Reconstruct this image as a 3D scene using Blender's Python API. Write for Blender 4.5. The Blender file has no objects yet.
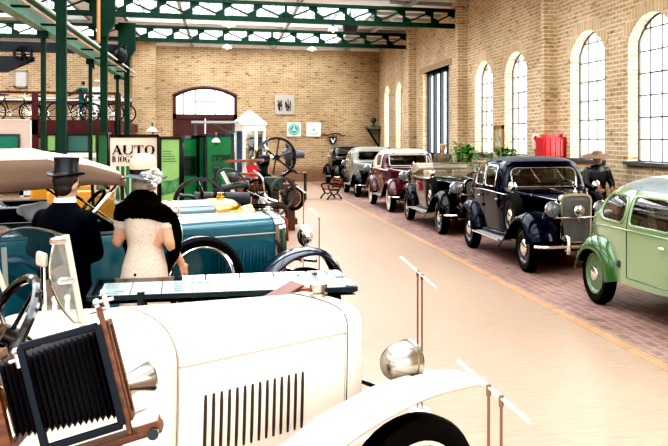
import bpy, bmesh, math, random
from math import sin, cos, pi, radians, sqrt, atan2
from mathutils import Vector, Matrix
random.seed(7)
scene = bpy.context.scene
COL = scene.collection
V = Vector

# ---------------------------------------------------------------- camera numbers
F = 870.0; H = 1.9; U0, V0 = 473.0, 138.0
TH = math.atan(250.0/F); CT, ST = cos(TH), sin(TH)
def bp(u, v, d):
    xr = (u-U0)*d/F
    return V((d*ST+xr*CT, d*CT-xr*ST, H-(v-V0)*d/F))
def ground(u, v):
    return bp(u, v, F*H/(v-V0))
def on_x(u, X):            # Y on the plane X=const seen at column u
    t = (u-U0)/F
    # X = d(ST+t CT)
    d = X/(ST+t*CT)
    return d*(CT-t*ST), d
def on_y(u, v, Y):
    t = (u-U0)/F
    d = Y/(CT-t*ST)
    p = bp(u, v, d); return p

# ---------------------------------------------------------------- mesh builder
class MB:
    def __init__(s): s.v=[]; s.f=[]; s.m=[]
    def add(s, vs, fs, mi=0, M=None):
        b=len(s.v)
        for p in vs:
            p=V(p)
            if M is not None: p=M@p
            s.v.append(p)
        for f in fs:
            s.f.append(tuple(b+i for i in f)); s.m.append(mi)
        return s
    def box(s, lo, hi, mi=0, M=None):
        x0,y0,z0=lo; x1,y1,z1=hi
        vs=[(x0,y0,z0),(x1,y0,z0),(x1,y1,z0),(x0,y1,z0),(x0,y0,z1),(x1,y0,z1),(x1,y1,z1),(x0,y1,z1)]
        return s.add(vs,[(0,3,2,1),(4,5,6,7),(0,1,5,4),(1,2,6,5),(2,3,7,6),(3,0,4,7)],mi,M)
    def cbox(s, c, size, mi=0, M=None):
        c=V(c); h=V(size)/2
        return s.box(c-h, c+h, mi, M)
    def bar(s, p0, p1, w, h, mi=0, up=(0,0,1)):
        p0=V(p0); p1=V(p1); d=(p1-p0).normalized(); up=V(up)
        x=d.cross(up)
        if x.length<1e-4: x=d.cross(V((0,1,0)))
        x.normalize(); z=x.cross(d).normalized()
        vs=[]
        for p in (p0,p1):
            for a,b in ((-1,-1),(1,-1),(1,1),(-1,1)): vs.append(p+x*a*w/2+z*b*h/2)
        return s.add(vs,[(3,2,1,0),(4,5,6,7),(0,1,5,4),(1,2,6,5),(2,3,7,6),(3,0,4,7)],mi)
    def cone(s, p0, p1, r0, r1, seg=16, mi=0, caps=True):
        p0=V(p0); p1=V(p1); d=(p1-p0).normalized()
        x=d.cross(V((0,0,1)))
        if x.length<1e-3: x=d.cross(V((0,1,0)))
        x.normalize(); y=d.cross(x)
        vs=[]
        for p,r in ((p0,r0),(p1,r1)):
            for k in range(seg):
                a=2*pi*k/seg; vs.append(p+(x*cos(a)+y*sin(a))*r)
        fs=[(k,(k+1)%seg,seg+(k+1)%seg,seg+k) for k in range(seg)]
        if caps: fs+= [tuple(range(seg))[::-1], tuple(range(seg,2*seg))]
        return s.add(vs,fs,mi)
    def cyl(s,p0,p1,r,seg=16,mi=0): return s.cone(p0,p1,r,r,seg,mi)
    def tube(s, pts, r, seg=8, closed=False, mi=0, caps=True, flat=1.0):
        pts=[V(p) for p in pts]; n=len(pts)
        rr = r if isinstance(r,(list,tuple)) else [r]*n
        prev=None; vs=[]
        for i,p in enumerate(pts):
            if closed: t=(pts[(i+1)%n]-pts[i-1])
            else: t=pts[min(i+1,n-1)]-pts[max(i-1,0)]
            if t.length<1e-9: t=V((0,0,1))
            t.normalize()
            if prev is None:
                x=t.cross(V((0,0,1)))
                if x.length<1e-3: x=t.cross(V((0,1,0)))
            else: x=prev-t*prev.dot(t)
            if x.length<1e-6: x=t.cross(V((0,1,0)))
            x.normalize(); prev=x; y=t.cross(x)
            for k in range(seg):
                a=2*pi*k/seg; vs.append(p+(x*cos(a)+y*sin(a)*flat)*rr[i])
        fs=[]
        m=n if closed else n-1
        for i in range(m):
            j=(i+1)%n
            for k in range(seg):
                fs.append((i*seg+k,i*seg+(k+1)%seg,j*seg+(k+1)%seg,j*seg+k))
        if caps and not closed:
            fs.append(tuple(range(seg))[::-1]); fs.append(tuple(range((n-1)*seg,n*seg)))
        return s.add(vs,fs,mi)
    def lathe(s, prof, o=(0,0,0), axis=(0,0,1), seg=24, mi=0, M=None, a0=0, a1=2*pi, sx=1, sy=1):
        # prof [(r,h)]
        o=V(o); d=V(axis).normalized()
        x=d.cross(V((0,0,1)))
        if x.length<1e-3: x=V((1,0,0))
        x.normalize(); y=d.cross(x)
        full = abs((a1-a0)-2*pi)<1e-6
        ns=seg if full else seg+1
        vs=[]
        for r,h in prof:
            for k in range(ns):
                a=a0+(a1-a0)*k/seg
                vs.append(o+d*h+(x*cos(a)*sx+y*sin(a)*sy)*r)
        fs=[]
        for i in range(len(prof)-1):
            for k in range(seg):
                k2=(k+1)%ns if full else k+1
                fs.append((i*ns+k,i*ns+k2,(i+1)*ns+k2,(i+1)*ns+k))
        return s.add(vs,fs,mi,M)
    def ball(s, c, r, seg=16, mi=0, M=None, rot=None):
        if not isinstance(r,(tuple,list)): r=(r,r,r)
        n=max(6,seg//2); vs=[]; c=V(c)
        for i in range(n+1):
            p=pi*i/n
            for k in range(seg):
                a=2*pi*k/seg
                q=V((r[0]*sin(p)*cos(a), r[1]*sin(p)*sin(a), r[2]*cos(p)))
                if rot is not None: q=rot@q
                vs.append(c+q)
        fs=[(i*seg+k,(i+1)*seg+k,(i+1)*seg+(k+1)%seg,i*seg+(k+1)%seg) for i in range(n) for k in range(seg)]
        return s.add(vs,fs,mi,M)
    def grid(s, rows, mi=0, closed=False, M=None):
        nr=len(rows); nc=len(rows[0]); vs=[p for r in rows for p in r]
        fs=[]
        for i in range(nr-1):
            for k in range(nc if closed else nc-1):
                k2=(k+1)%nc
                fs.append((i*nc+k,i*nc+k2,(i+1)*nc+k2,(i+1)*nc+k))
        return s.add(vs,fs,mi,M)
    def prism(s, poly, o, ex, ey, ez, mi=0):   # poly 2D extruded along ez from o
        o=V(o); ex=V(ex); ey=V(ey); ez=V(ez); n=len(poly)
        vs=[o+ex*a+ey*b for a,b in poly]+[o+ex*a+ey*b+ez for a,b in poly]
        fs=[tuple(range(n))[::-1], tuple(range(n,2*n))]+[(k,(k+1)%n,n+(k+1)%n,n+k) for k in range(n)]
        return s.add(vs,fs,mi)
    def build(s, name, mat, parent=None, smooth=35, weld=True, mods=None):
        me=bpy.data.meshes.new(name)
        me.from_pydata([tuple(p) for p in s.v],[],s.f)
        mats = mat if isinstance(mat,(list,tuple)) else [mat]
        for m in mats: me.materials.append(m)
        if len(mats)>1: me.polygons.foreach_set('material_index', s.m)
        bm=bmesh.new(); bm.from_mesh(me)
        if weld: bmesh.ops.remove_doubles(bm, verts=bm.verts, dist=1e-5)
        bmesh.ops.dissolve_degenerate(bm, dist=1e-6, edges=bm.edges)
        bmesh.ops.recalc_face_normals(bm, faces=bm.faces)
        if smooth:
            lim=radians(smooth)
            for f in bm.faces: f.smooth=True
            for e in bm.edges:
                if len(e.link_faces)==2:
                    e.smooth = e.calc_face_angle(0)<lim
        bm.to_mesh(me); bm.free()
        o=bpy.data.objects.new(name, me); COL.objects.link(o)
        if parent is not None: o.parent=parent
        for k in (mods or []):
            if k[0]=='bevel':
                m=o.modifiers.new('b','BEVEL'); m.width=k[1]; m.segments=k[2]; m.limit_method='ANGLE'; m.angle_limit=radians(40)
                m.harden_normals=False
            if k[0]=='solid':
                m=o.modifiers.new('s','SOLIDIFY'); m.thickness=k[1]; m.offset=-1
            if k[0]=='remesh':
                m=o.modifiers.new('r','REMESH'); m.mode='VOXEL'; m.voxel_size=k[1]; m.use_smooth_shade=True
                if len(k)>2:
                    m=o.modifiers.new('sm','SMOOTH'); m.iterations=k[2]; m.factor=.5
            if k[0]=='subsurf':
                m=o.modifiers.new('ss','SUBSURF'); m.levels=k[1]; m.render_levels=k[1]
        return o

def empty(name, loc=(0,0,0), rz=0):
    o=bpy.data.objects.new(name,None); COL.objects.link(o); o.location=loc; o.rotation_euler=(0,0,rz); o.empty_display_size=.2
    return o
def tag(o, label=None, cat=None, group=None, kind=None):
    if label: o['label']=label
    if cat: o['category']=cat
    if group: o['group']=group
    if kind: o['kind']=kind
    return o
def thing(name, label, cat, loc=(0,0,0), rz=0, group=None):
    return tag(empty(name,loc,rz),label,cat,group)
def struct(name, mb, mat, **k):
    return tag(mb.build(name,mat,None,**k), kind='structure')
def copy_tree(o, parent=None):
    c=o.copy(); COL.objects.link(c)
    if parent is not None: c.parent=parent
    for ch in list(o.children): copy_tree(ch,c)
    return c
def interp(P, x):          # monotone-ish smooth interpolation through [(x,y)] sorted
    if x<=P[0][0]: return P[0][1]
    if x>=P[-1][0]: return P[-1][1]
    for i in range(len(P)-1):
        if P[i][0]<=x<=P[i+1][0]: break
    h=P[i+1][0]-P[i][0]; t=(x-P[i][0])/h
    def sl(k): return (P[k+1][1]-P[k][1])/(P[k+1][0]-P[k][0])
    s=sl(i)
    def tan(k):
        if k==0: return sl(0)
        if k==len(P)-1: return sl(k-1)
        a,b=sl(k-1),sl(k)
        return 0 if a*b<=0 else 2*a*b/(a+b)
    m0,m1=tan(i),tan(i+1)
    return ((2*t**3-3*t*t+1)*P[i][1]+(t**3-2*t*t+t)*h*m0+(-2*t**3+3*t*t)*P[i+1][1]+(t**3-t*t)*h*m1)
def spline(pts, n=6, closed=False):   # Catmull-Rom
    pts=[V(p) if len(p)==3 else V((p[0],p[1],0)) for p in pts]; out=[]; N=len(pts)
    rng=range(N) if closed else range(N-1)
    for i in rng:
        if closed: a,b,c,d=pts[i-1],pts[i],pts[(i+1)%N],pts[(i+2)%N]
        else: a,b,c,d=pts[max(i-1,0)],pts[i],pts[i+1],pts[min(i+2,N-1)]
        for k in range(n):
            t=k/n
            out.append(.5*((2*b)+(c-a)*t+(2*a-5*b+4*c-d)*t*t+(3*b-a-3*c+d)*t**3))
    if not closed: out.append(pts[-1].copy())
    return out
def circle(c, r, n, ax='y', a0=0, a1=2*pi):
    c=V(c); out=[]
    for k in range(n):
        a=a0+(a1-a0)*k/(n if abs(a1-a0-2*pi)<1e-6 else n-1)
        if ax=='y': out.append(c+V((cos(a)*r,0,sin(a)*r)))
        elif ax=='x': out.append(c+V((0,cos(a)*r,sin(a)*r)))
        else: out.append(c+V((cos(a)*r,sin(a)*r,0)))
    return out

# ---------------------------------------------------------------- materials
MATS={}
def _nt(name):
    m=bpy.data.materials.new(name); m.use_nodes=True; nt=m.node_tree
    return m, nt, nt.nodes.get('Principled BSDF'), nt.nodes, nt.links
def pm(name, col, rough=.5, metal=0, coat=0, spec=.5, noise=0, nscale=8, bump=0, sheen=0, emit=0, emitcol=None):
    if name in MATS: return MATS[name]
    m,nt,b,N,L=_nt(name)
    c=(col[0],col[1],col[2],1)
    b.inputs['Base Color'].default_value=c
    b.inputs['Roughness'].default_value=rough; b.inputs['Metallic'].default_value=metal
    b.inputs['Coat Weight'].default_value=coat; b.inputs['Coat Roughness'].default_value=.04
    b.inputs['Specular IOR Level'].default_value=spec
    if sheen: b.inputs['Sheen Weight'].default_value=sheen
    if noise or bump:
        tc=N.new('ShaderNodeTexCoord'); nz=N.new('ShaderNodeTexNoise'); nz.inputs['Scale'].default_value=nscale; nz.inputs['Detail'].default_value=5
        L.new(tc.outputs['Object'],nz.inputs['Vector'])
        if noise:
            r=N.new('ShaderNodeValToRGB'); r.color_ramp.elements[0].position=.3; r.color_ramp.elements[1].position=.7
            r.color_ramp.elements[0].color=tuple(max(0,x*(1-noise)) for x in col)+(1,)
            r.color_ramp.elements[1].color=tuple(min(1,x*(1+noise*.6)) for x in col)+(1,)
            L.new(nz.outputs['Fac'],r.inputs['Fac']); L.new(r.outputs['Color'],b.inputs['Base Color'])
        if bump:
            bu=N.new('ShaderNodeBump'); bu.inputs['Strength'].default_value=bump; bu.inputs['Distance'].default_value=.01
            L.new(nz.outputs['Fac'],bu.inputs['Height']); L.new(bu.outputs['Normal'],b.inputs['Normal'])
    if emit:
        b.inputs['Emission Color'].default_value=(emitcol or col)+(1,) ; b.inputs['Emission Strength'].default_value=emit
    MATS[name]=m; return m
def glass(name, tint=(.9,.95,.95), gloss=.12, rough=.02, opac=0.0, ocol=(.02,.02,.02)):
    if name in MATS: return MATS[name]
    m,nt,b,N,L=_nt(name); N.remove(b)
    out=[n for n in N if n.type=='OUTPUT_MATERIAL'][0]
    tr=N.new('ShaderNodeBsdfTransparent'); tr.inputs['Color'].default_value=tint+(1,)
    gl=N.new('ShaderNodeBsdfGlossy'); gl.inputs['Roughness'].default_value=rough; gl.inputs['Color'].default_value=(1,1,1,1)
    fr=N.new('ShaderNodeLayerWeight'); fr.inputs['Blend'].default_value=.5
    pw=N.new('ShaderNodeMath'); pw.operation='POWER'; pw.inputs[1].default_value=4.5; L.new(fr.outputs['Facing'],pw.inputs[0])
    ma=N.new('ShaderNodeMath'); ma.operation='MULTIPLY_ADD'; ma.inputs[1].default_value=.9; ma.inputs[2].default_value=.03+gloss*.3
    ma.use_clamp=True
    L.new(pw.outputs[0],ma.inputs[0])
    mx=N.new('ShaderNodeMixShader'); L.new(ma.outputs[0],mx.inputs[0]); L.new(tr.outputs[0],mx.inputs[1]); L.new(gl.outputs[0],mx.inputs[2])
    last=mx
    if opac>0:
        df=N.new('ShaderNodeBsdfDiffuse'); df.inputs['Color'].default_value=ocol+(1,)
        m2=N.new('ShaderNodeMixShader'); m2.inputs[0].default_value=opac; L.new(mx.outputs[0],m2.inputs[1]); L.new(df.outputs[0],m2.inputs[2]); last=m2
    L.new(last.outputs[0],out.inputs['Surface'])
    MATS[name]=m; return m
def brick(name, c1, c2, mortar, dark, bw=.26, bh=.08, msize=.012, plane='wall', darkp=.2, bump=.5, basedark=False):
    m,nt,b,N,L=_nt(name)
    tc=N.new('ShaderNodeTexCoord'); sp=N.new('ShaderNodeSeparateXYZ'); L.new(tc.outputs['Object'],sp.inputs[0])
    cb=N.new('ShaderNodeCombineXYZ')
    if plane=='wall':
        ad=N.new('ShaderNodeMath'); ad.operation='ADD'; L.new(sp.outputs[0],ad.inputs[0]); L.new(sp.outputs[1],ad.inputs[1])
        L.new(ad.outputs[0],cb.inputs[0]); L.new(sp.outputs[2],cb.inputs[1])
    else:
        L.new(sp.outputs[1],cb.inputs[0]); L.new(sp.outputs[0],cb.inputs[1])
    br=N.new('ShaderNodeTexBrick'); L.new(cb.outputs[0],br.inputs['Vector'])
    br.inputs['Scale'].default_value=1; br.inputs['Brick Width'].default_value=bw; br.inputs['Row Height'].default_value=bh
    br.inputs['Mortar Size'].default_value=msize; br.inputs['Mortar Smooth'].default_value=.3; br.inputs['Bias'].default_value=0
    br.inputs['Color1'].default_value=c1+(1,); br.inputs['Color2'].default_value=c2+(1,); br.inputs['Mortar'].default_value=mortar+(1,)
    # per-brick dark variation through a cell-sized noise
    mp=N.new('ShaderNodeMapping'); mp.inputs['Scale'].default_value=(1/bw,1/bh,1); L.new(cb.outputs[0],mp.inputs[0])
    wn=N.new('ShaderNodeTexNoise'); wn.inputs['Scale'].default_value=.9; wn.inputs['Detail'].default_value=1; L.new(mp.outputs[0],wn.inputs['Vector'])
    rp=N.new('ShaderNodeValToRGB'); rp.color_ramp.elements[0].position=.60; rp.color_ramp.elements[1].position=.74
    rp.color_ramp.elements[0].color=(0,0,0,1); rp.color_ramp.elements[1].color=(1,1,1,1)
    L.new(wn.outputs['Fac'],rp.inputs['Fac'])
    mu=N.new('ShaderNodeMath'); mu.operation='MULTIPLY'; mu.inputs[1].default_value=darkp; L.new(rp.outputs[0],mu.inputs[0])
    mx=N.new('ShaderNodeMixRGB'); mx.inputs[2].default_value=dark+(1,); L.new(mu.outputs[0],mx.inputs[0]); L.new(br.outputs['Color'],mx.inputs[1])
    # large scale staining
    n2=N.new('ShaderNodeTexNoise'); n2.inputs['Scale'].default_value=.7; n2.inputs['Detail'].default_value=4; L.new(tc.outputs['Object'],n2.inputs['Vector'])
    r2=N.new('ShaderNodeValToRGB'); r2.color_ramp.elements[0].position=.35; r2.color_ramp.elements[1].position=.65
    r2.color_ramp.elements[0].color=(.8,.77,.74,1); r2.color_ramp.elements[1].color=(1.0,1.0,1.0,1)
    L.new(n2.outputs['Fac'],r2.inputs['Fac'])
    m3=N.new('ShaderNodeMixRGB'); m3.blend_type='MULTIPLY'; m3.inputs[0].default_value=1; L.new(mx.outputs[0],m3.inputs[1]); L.new(r2.outputs[0],m3.inputs[2])
    last=m3
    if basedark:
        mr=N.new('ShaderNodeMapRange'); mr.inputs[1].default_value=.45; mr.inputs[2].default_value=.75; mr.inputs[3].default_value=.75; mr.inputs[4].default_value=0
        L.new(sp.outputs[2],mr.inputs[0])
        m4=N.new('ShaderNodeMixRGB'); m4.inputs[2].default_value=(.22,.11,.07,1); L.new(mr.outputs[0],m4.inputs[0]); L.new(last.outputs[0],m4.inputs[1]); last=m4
    L.new(last.outputs[0],b.inputs['Base Color']); b.inputs['Roughness'].default_value=.85 if plane=='wall' else .45
    bu=N.new('ShaderNodeBump'); bu.inputs['Strength'].default_value=bump; bu.inputs['Distance'].default_value=.012; bu.invert=True
    L.new(br.outputs['Fac'],bu.inputs['Height']); L.new(bu.outputs['Normal'],b.inputs['Normal'])
    MATS[name]=m; return m
def mat_floor(name):
    m,nt,b,N,L=_nt(name)
    tc=N.new('ShaderNodeTexCoord'); mp=N.new('ShaderNodeMapping'); mp.inputs['Scale'].default_value=(1.6,22,1)
    mp.inputs['Rotation'].default_value=(0,0,radians(4))
    L.new(tc.outputs['Object'],mp.inputs[0])
    nz=N.new('ShaderNodeTexNoise'); nz.inputs['Scale'].default_value=2.2; nz.inputs['Detail'].default_value=6; nz.inputs['Roughness'].default_value=.7
    L.new(mp.outputs[0],nz.inputs['Vector'])
    r=N.new('ShaderNodeValToRGB'); e=r.color_ramp.elements
    e[0].position=.3; e[0].color=(.35,.24,.172,1); e[1].position=.72; e[1].color=(.50,.375,.292,1)
    L.new(nz.outputs['Fac'],r.inputs['Fac']); L.new(r.outputs[0],b.inputs['Base Color'])
    b.inputs['Roughness'].default_value=.36; b.inputs['Specular IOR Level'].default_value=.5
    bu=N.new('ShaderNodeBump'); bu.inputs['Strength'].default_value=.08; bu.inputs['Distance'].default_value=.01
    L.new(nz.outputs['Fac'],bu.inputs['Height']); L.new(bu.outputs['Normal'],b.inputs['Normal'])
    MATS[name]=m; return m
def wood(name, c1, c2, scale=(3,30,30), rough=.45):
    if name in MATS: return MATS[name]
    m,nt,b,N,L=_nt(name)
    tc=N.new('ShaderNodeTexCoord'); mp=N.new('ShaderNodeMapping'); mp.inputs['Scale'].default_value=scale; L.new(tc.outputs['Object'],mp.inputs[0])
    nz=N.new('ShaderNodeTexNoise'); nz.inputs['Scale'].default_value=1.5; nz.inputs['Detail'].default_value=4; L.new(mp.outputs[0],nz.inputs['Vector'])
    r=N.new('ShaderNodeValToRGB'); e=r.color_ramp.elements; e[0].position=.35; e[0].color=c1+(1,); e[1].position=.65; e[1].color=c2+(1,)
    L.new(nz.outputs['Fac'],r.inputs['Fac']); L.new(r.outputs[0],b.inputs['Base Color']); b.inputs['Roughness'].default_value=rough
    MATS[name]=m; return m
def lace(name, c1, c2, scale=60, bump=.4):
    if name in MATS: return MATS[name]
    m,nt,b,N,L=_nt(name)
    tc=N.new('ShaderNodeTexCoord'); vo=N.new('ShaderNodeTexVoronoi'); vo.inputs['Scale'].default_value=scale; L.new(tc.outputs['Object'],vo.inputs['Vector'])
    r=N.new('ShaderNodeValToRGB'); e=r.color_ramp.elements; e[0].position=.05; e[0].color=c2+(1,); e[1].position=.35; e[1].color=c1+(1,)
    L.new(vo.outputs['Distance'],r.inputs['Fac']); L.new(r.outputs[0],b.inputs['Base Color']); b.inputs['Roughness'].default_value=.9
    bu=N.new('ShaderNodeBump'); bu.inputs['Strength'].default_value=bump; bu.inputs['Distance'].default_value=.004
    L.new(vo.outputs['Distance'],bu.inputs['Height']); L.new(bu.outputs['Normal'],b.inputs['Normal'])
    MATS[name]=m; return m

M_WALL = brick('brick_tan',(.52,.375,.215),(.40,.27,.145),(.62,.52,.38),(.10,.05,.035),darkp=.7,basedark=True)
M_WALLR= brick('brick_tan_side',(.66,.505,.33),(.52,.37,.215),(.80,.70,.54),(.17,.085,.05),darkp=.62)
M_ARCH = brick('brick_arch',(.72,.57,.38),(.62,.46,.28),(.84,.74,.58),(.32,.18,.10),bw=.12,bh=.26,darkp=.3)
M_PAVE = brick('brick_paving',(.40,.245,.205),(.27,.155,.135),(.46,.36,.32),(.12,.07,.065),bw=.22,bh=.11,msize=.009,plane='floor',darkp=.6,bump=.3)
M_FLOOR= mat_floor('floor_mat')
M_GREEN= pm('girder_green',(.004,.036,.018),.45,spec=.3,noise=.25,nscale=3)
M_GREENL=pm('girder_green_light',(.13,.25,.18),.5,noise=.2,nscale=4)
M_WHITE= pm('white_paint',(.8,.8,.78),.6)
M_CEIL = pm('ceiling_board',(.88,.88,.87),.8,noise=.1,nscale=1.2)
M_DARKM= pm('dark_iron',(.018,.02,.022),.45,metal=.3,noise=.3,nscale=6)
M_BLACK= pm('black_enamel',(.006,.006,.007),.25,coat=.4)
M_GREYM= pm('grey_machine',(.12,.14,.15),.4,metal=.2,noise=.2)
M_CHROME=pm('chrome',(.82,.82,.80),.09,metal=1)
M_NICKEL=pm('nickel',(.42,.39,.34),.22,metal=1)
M_BRASS= pm('brass',(.78,.52,.18),.2,metal=1)
M_RUBBER=pm('tyre_rubber',(.007,.007,.007),.7,spec=.2,bump=.3,nscale=30)
M_RUBBERG=pm('grey_rubber',(.06,.058,.055),.7)
M_OXBLOOD=pm('oxblood_paint',(.085,.014,.014),.5,noise=.2)
M_WOOD = wood('walnut_wood',(.09,.032,.012),(.2,.075,.03))
M_WOODR= wood('red_wood',(.2,.06,.03),(.36,.12,.06))
M_WOODT= wood('tan_wood',(.4,.2,.08),(.55,.3,.13))
M_LEATHER=pm('dark_leather',(.03,.02,.016),.5,bump=.3,nscale=40)
M_LEATHERT=pm('tan_leather',(.30,.17,.09),.5,bump=.3,nscale=40)
M_CREAM= pm('cream_paint',(.80,.735,.635),.22,coat=.5)
M_SKIN = pm('skin',(.55,.33,.22),.5)
M_PAPER= pm('paper_white',(.78,.80,.78),.6)
M_GLASSW=glass('window_glass',(.96,.98,1),.05)
M_GLASSC=glass('car_glass',(.55,.6,.6),.25)
M_GLASSP=glass('clear_pane',(.86,.91,.90),.15)
M_ACRYL =glass('acrylic',(.93,.93,.93),.3,opac=.22,ocol=(.9,.9,.88))
# ================================================================ SETTING
XR=6.69; YB=38.4; ZW=5.85; XL=-14.0; YF=-3.0
MATX=3.59
mb=MB(); mb.box((XL,YF,-.2),(MATX-.12,YB,0)); struct('floor',mb,M_FLOOR,smooth=0)
mb=MB(); mb.box((MATX,YF,-.2),(XR+.4,YB,-.001)); struct('floor_brick_paving',mb,M_PAVE,smooth=0)
mb=MB(); mb.box((MATX-.12,YF,-.2),(MATX,YB,.006)); struct('trim_floor_edge',mb,pm('floor_edge',(.50,.30,.18),.5,noise=.2,nscale=5),smooth=0)
# brick paving patch below the nearest cars
mb=MB(); mb.add([(-9,-2,.004),(.2,-2,.004),(.9,3.2,.004),(1.28,4.9,.004),(-.2,5.6,.004),(-9,5.6,.004)],[(0,1,2,3,4,5)]); struct('floor_brick_strip',mb,M_PAVE,smooth=0)

def wall_holes(mb, to3, h0, h1, z0, z1, ops, depth, seg=14):
    """ops: (ha,hb,zs,zsp,rise) sorted; to3(h,z,dep)->xyz"""
    def quad(a,b,c,d): mb.add([to3(*a,0),to3(*b,0),to3(*c,0),to3(*d,0)],[(0,1,2,3)])
    h=h0
    for ha,hb,zs,zp,rise in ops:
        quad((h,z0),(ha,z0),(ha,z1),(h,z1))
        if zs>z0: quad((ha,z0),(hb,z0),(hb,zs),(ha,zs))
        pts=[]
        w=hb-ha
        for k in range(seg+1):
            t=k/seg; x=ha+w*t
            if rise>1e-4:
                R=(w*w/4+rise*rise)/(2*rise); z=zp+rise-R+sqrt(max(0,R*R-(x-(ha+hb)/2)**2))
            else: z=zp
            pts.append((x,z))
        for k in range(seg): quad(pts[k],pts[k+1],(pts[k+1][0],z1),(pts[k][0],z1))
        loop=[(ha,zs)]+pts+[(hb,zs)]
        if zs<=z0+1e-4: pairs=[(loop[k],loop[k+1]) for k in range(len(loop)-1)]
        else: pairs=[(loop[k],loop[(k+1)%len(loop)]) for k in range(len(loop))]
        for a,b in pairs:
            mb.add([to3(*a,0),to3(*b,0),to3(*b,depth),to3(*a,depth)],[(0,1,2,3)])
        h=hb
    quad((h,z0),(h1,z0),(h1,z1),(h,z1))
def arch_pts(ha,hb,zp,rise,seg=14,grow=0):
    w=hb-ha; out=[]
    R=(w*w/4+rise*rise)/(2*rise); cz=zp+rise-R; cx=(ha+hb)/2; a=math.asin(w/2/R)
    for k in range(seg+1):
        t=-a+2*a*k/seg; out.append((cx+(R+grow)*sin(t), cz+(R+grow)*cos(t)))
    return out
# right wall ----------------------------------------------------
Wn=1.62
tR=lambda h,z,dp: (XR+dp,h,z)
win=[]
def yw(u): return on_x(u,XR)[0]
far=[yw(570.4),yw(628),yw(504.8),yw(475)]
far+= [far[1]-4.9,far[1]-7.4]
for y in far: win.append((y-Wn,y,1.5,3.56,.40))
win.append((yw(449),yw(423),.0,4.15,.0))
for u in (384.6,396): y=yw(u); win.append((y-1.25,y,1.5,3.75,.35))
win.sort()
mb=MB(); wall_holes(mb,tR,YF,YB,0,ZW,win,.34)
PY=[(yw(556),on_x(544,XR-.2)[0]),(yw(467),on_x(454,XR-.2)[0]),(yw(416),on_x(405,XR-.2)[0])]
print('PILASTERS',PY,far)
PY.insert(0,(PY[0][0]-7,PY[0][1]-7))
for a_,b_ in PY: mb.box((XR-.27,a_,0),(XR+.01,b_,ZW))
TY=[(a_+b_)/2 for a_,b_ in PY]
struct('wall_right',mb,M_WALLR,smooth=0)
mb=MB()
for w in win:
    if w[4]<=0: continue
    a=arch_pts(w[0],w[1],w[3],w[4],16,0.0); b=arch_pts(w[0],w[1],w[3],w[4],16,.27)
    a=[p for p in a]; rows=[[tR(x,z,-.012) for x,z in a],[tR(x,z,-.012) for x,z in b]]
    mb.grid(rows)
struct('trim_window_arches',mb,M_ARCH,smooth=0)
mb=MB(); mb.box((XR-.02,yw(452),4.15),(XR+.2,yw(420),4.33)); struct('trim_door_lintel',mb,pm('lintel',(.42,.31,.22),.7))
M_IRON=pm('window_iron',(.12,.12,.125),.5)
for i,w in enumerate(win):
    ha,hb,zs,zp,rise=w; X=XR+.22
    if rise>0:
        fr=MB()
        loop=[(ha+.0,zs)]+arch_pts(ha,hb,zp,rise,16)+[(hb,zs)]
        fr.tube([(X,h,z) for h,z in loop],.03,6,closed=True)
        top=zp+rise
        def ztop(h):
            R=((hb-ha)**2/4+rise*rise)/(2*rise); return zp+rise-R+sqrt(max(0,R*R-(h-(ha+hb)/2)**2))
        nv=4
        for k in range(1,nv):
            h=ha+(hb-ha)*k/nv; fr.bar((X,h,zs),(X,h,ztop(h)),.022,.022)
        for k in range(1,7):
            z=zs+k*.375; 
            if z<zp+rise-.1:
                e=0
                if z>zp:
                    R=((hb-ha)**2/4+rise*rise)/(2*rise); q=sqrt(max(0,R*R-(z-(zp+rise-R))**2)); e=(hb-ha)/2-q
                fr.bar((X,ha+e,z),(X,hb-e,z),.022,.022)
        # opening light in the middle, thicker sash
        h1=ha+(hb-ha)*.25; h2=ha+(hb-ha)*.75
        fr.tube([(X,h1,zs+.75),(X,h2,zs+.75),(X,h2,zs+1.5),(X,h1,zs+1.5)],.02,4,closed=True)
        o=struct(f'window_{i+1}',fr,M_IRON)
        g=MB(); n=len(loop); g.add([(X,h,z) for h,z in loop],[tuple(range(n))]); g.build('pane',M_GLASSW,o,smooth=0)
        s=MB(); s.box((XR-.08,ha-.05,zs-.06),(XR+.22,hb+.05,zs)); s.build('window_sill',pm('sill_dark',(.10,.10,.11),.4),o)
    else:
        fr=MB(); M_DOORB=pm('door_blue_grey',(.015,.024,.034),.45)
        fr.bar((X,ha+.06,0),(X,ha+.06,zp),.1,.12); fr.bar((X,hb-.06,0),(X,hb-.06,zp),.1,.12)
        fr.bar((X,ha,zp-.06),(X,hb,zp-.06),.1,.12); 
        for k in (1,2,3):
            h=ha+(hb-ha)*k/4; fr.bar((X,h,0),(X,h,zp),.1,.2)
        fr.bar((X,ha,1.35),(X,hb,1.35),.08,.1)
        fr.box((X-.03,ha,0),(X+.03,hb,1.3))
        o=struct('door_1',fr,M_DOORB)
        g=MB(); g.add([(X,ha,1.3),(X,hb,1.3),(X,hb,zp),(X,ha,zp)],[(0,1,2,3)]); g.build('pane',M_GLASSW,o,smooth=0)
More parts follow.
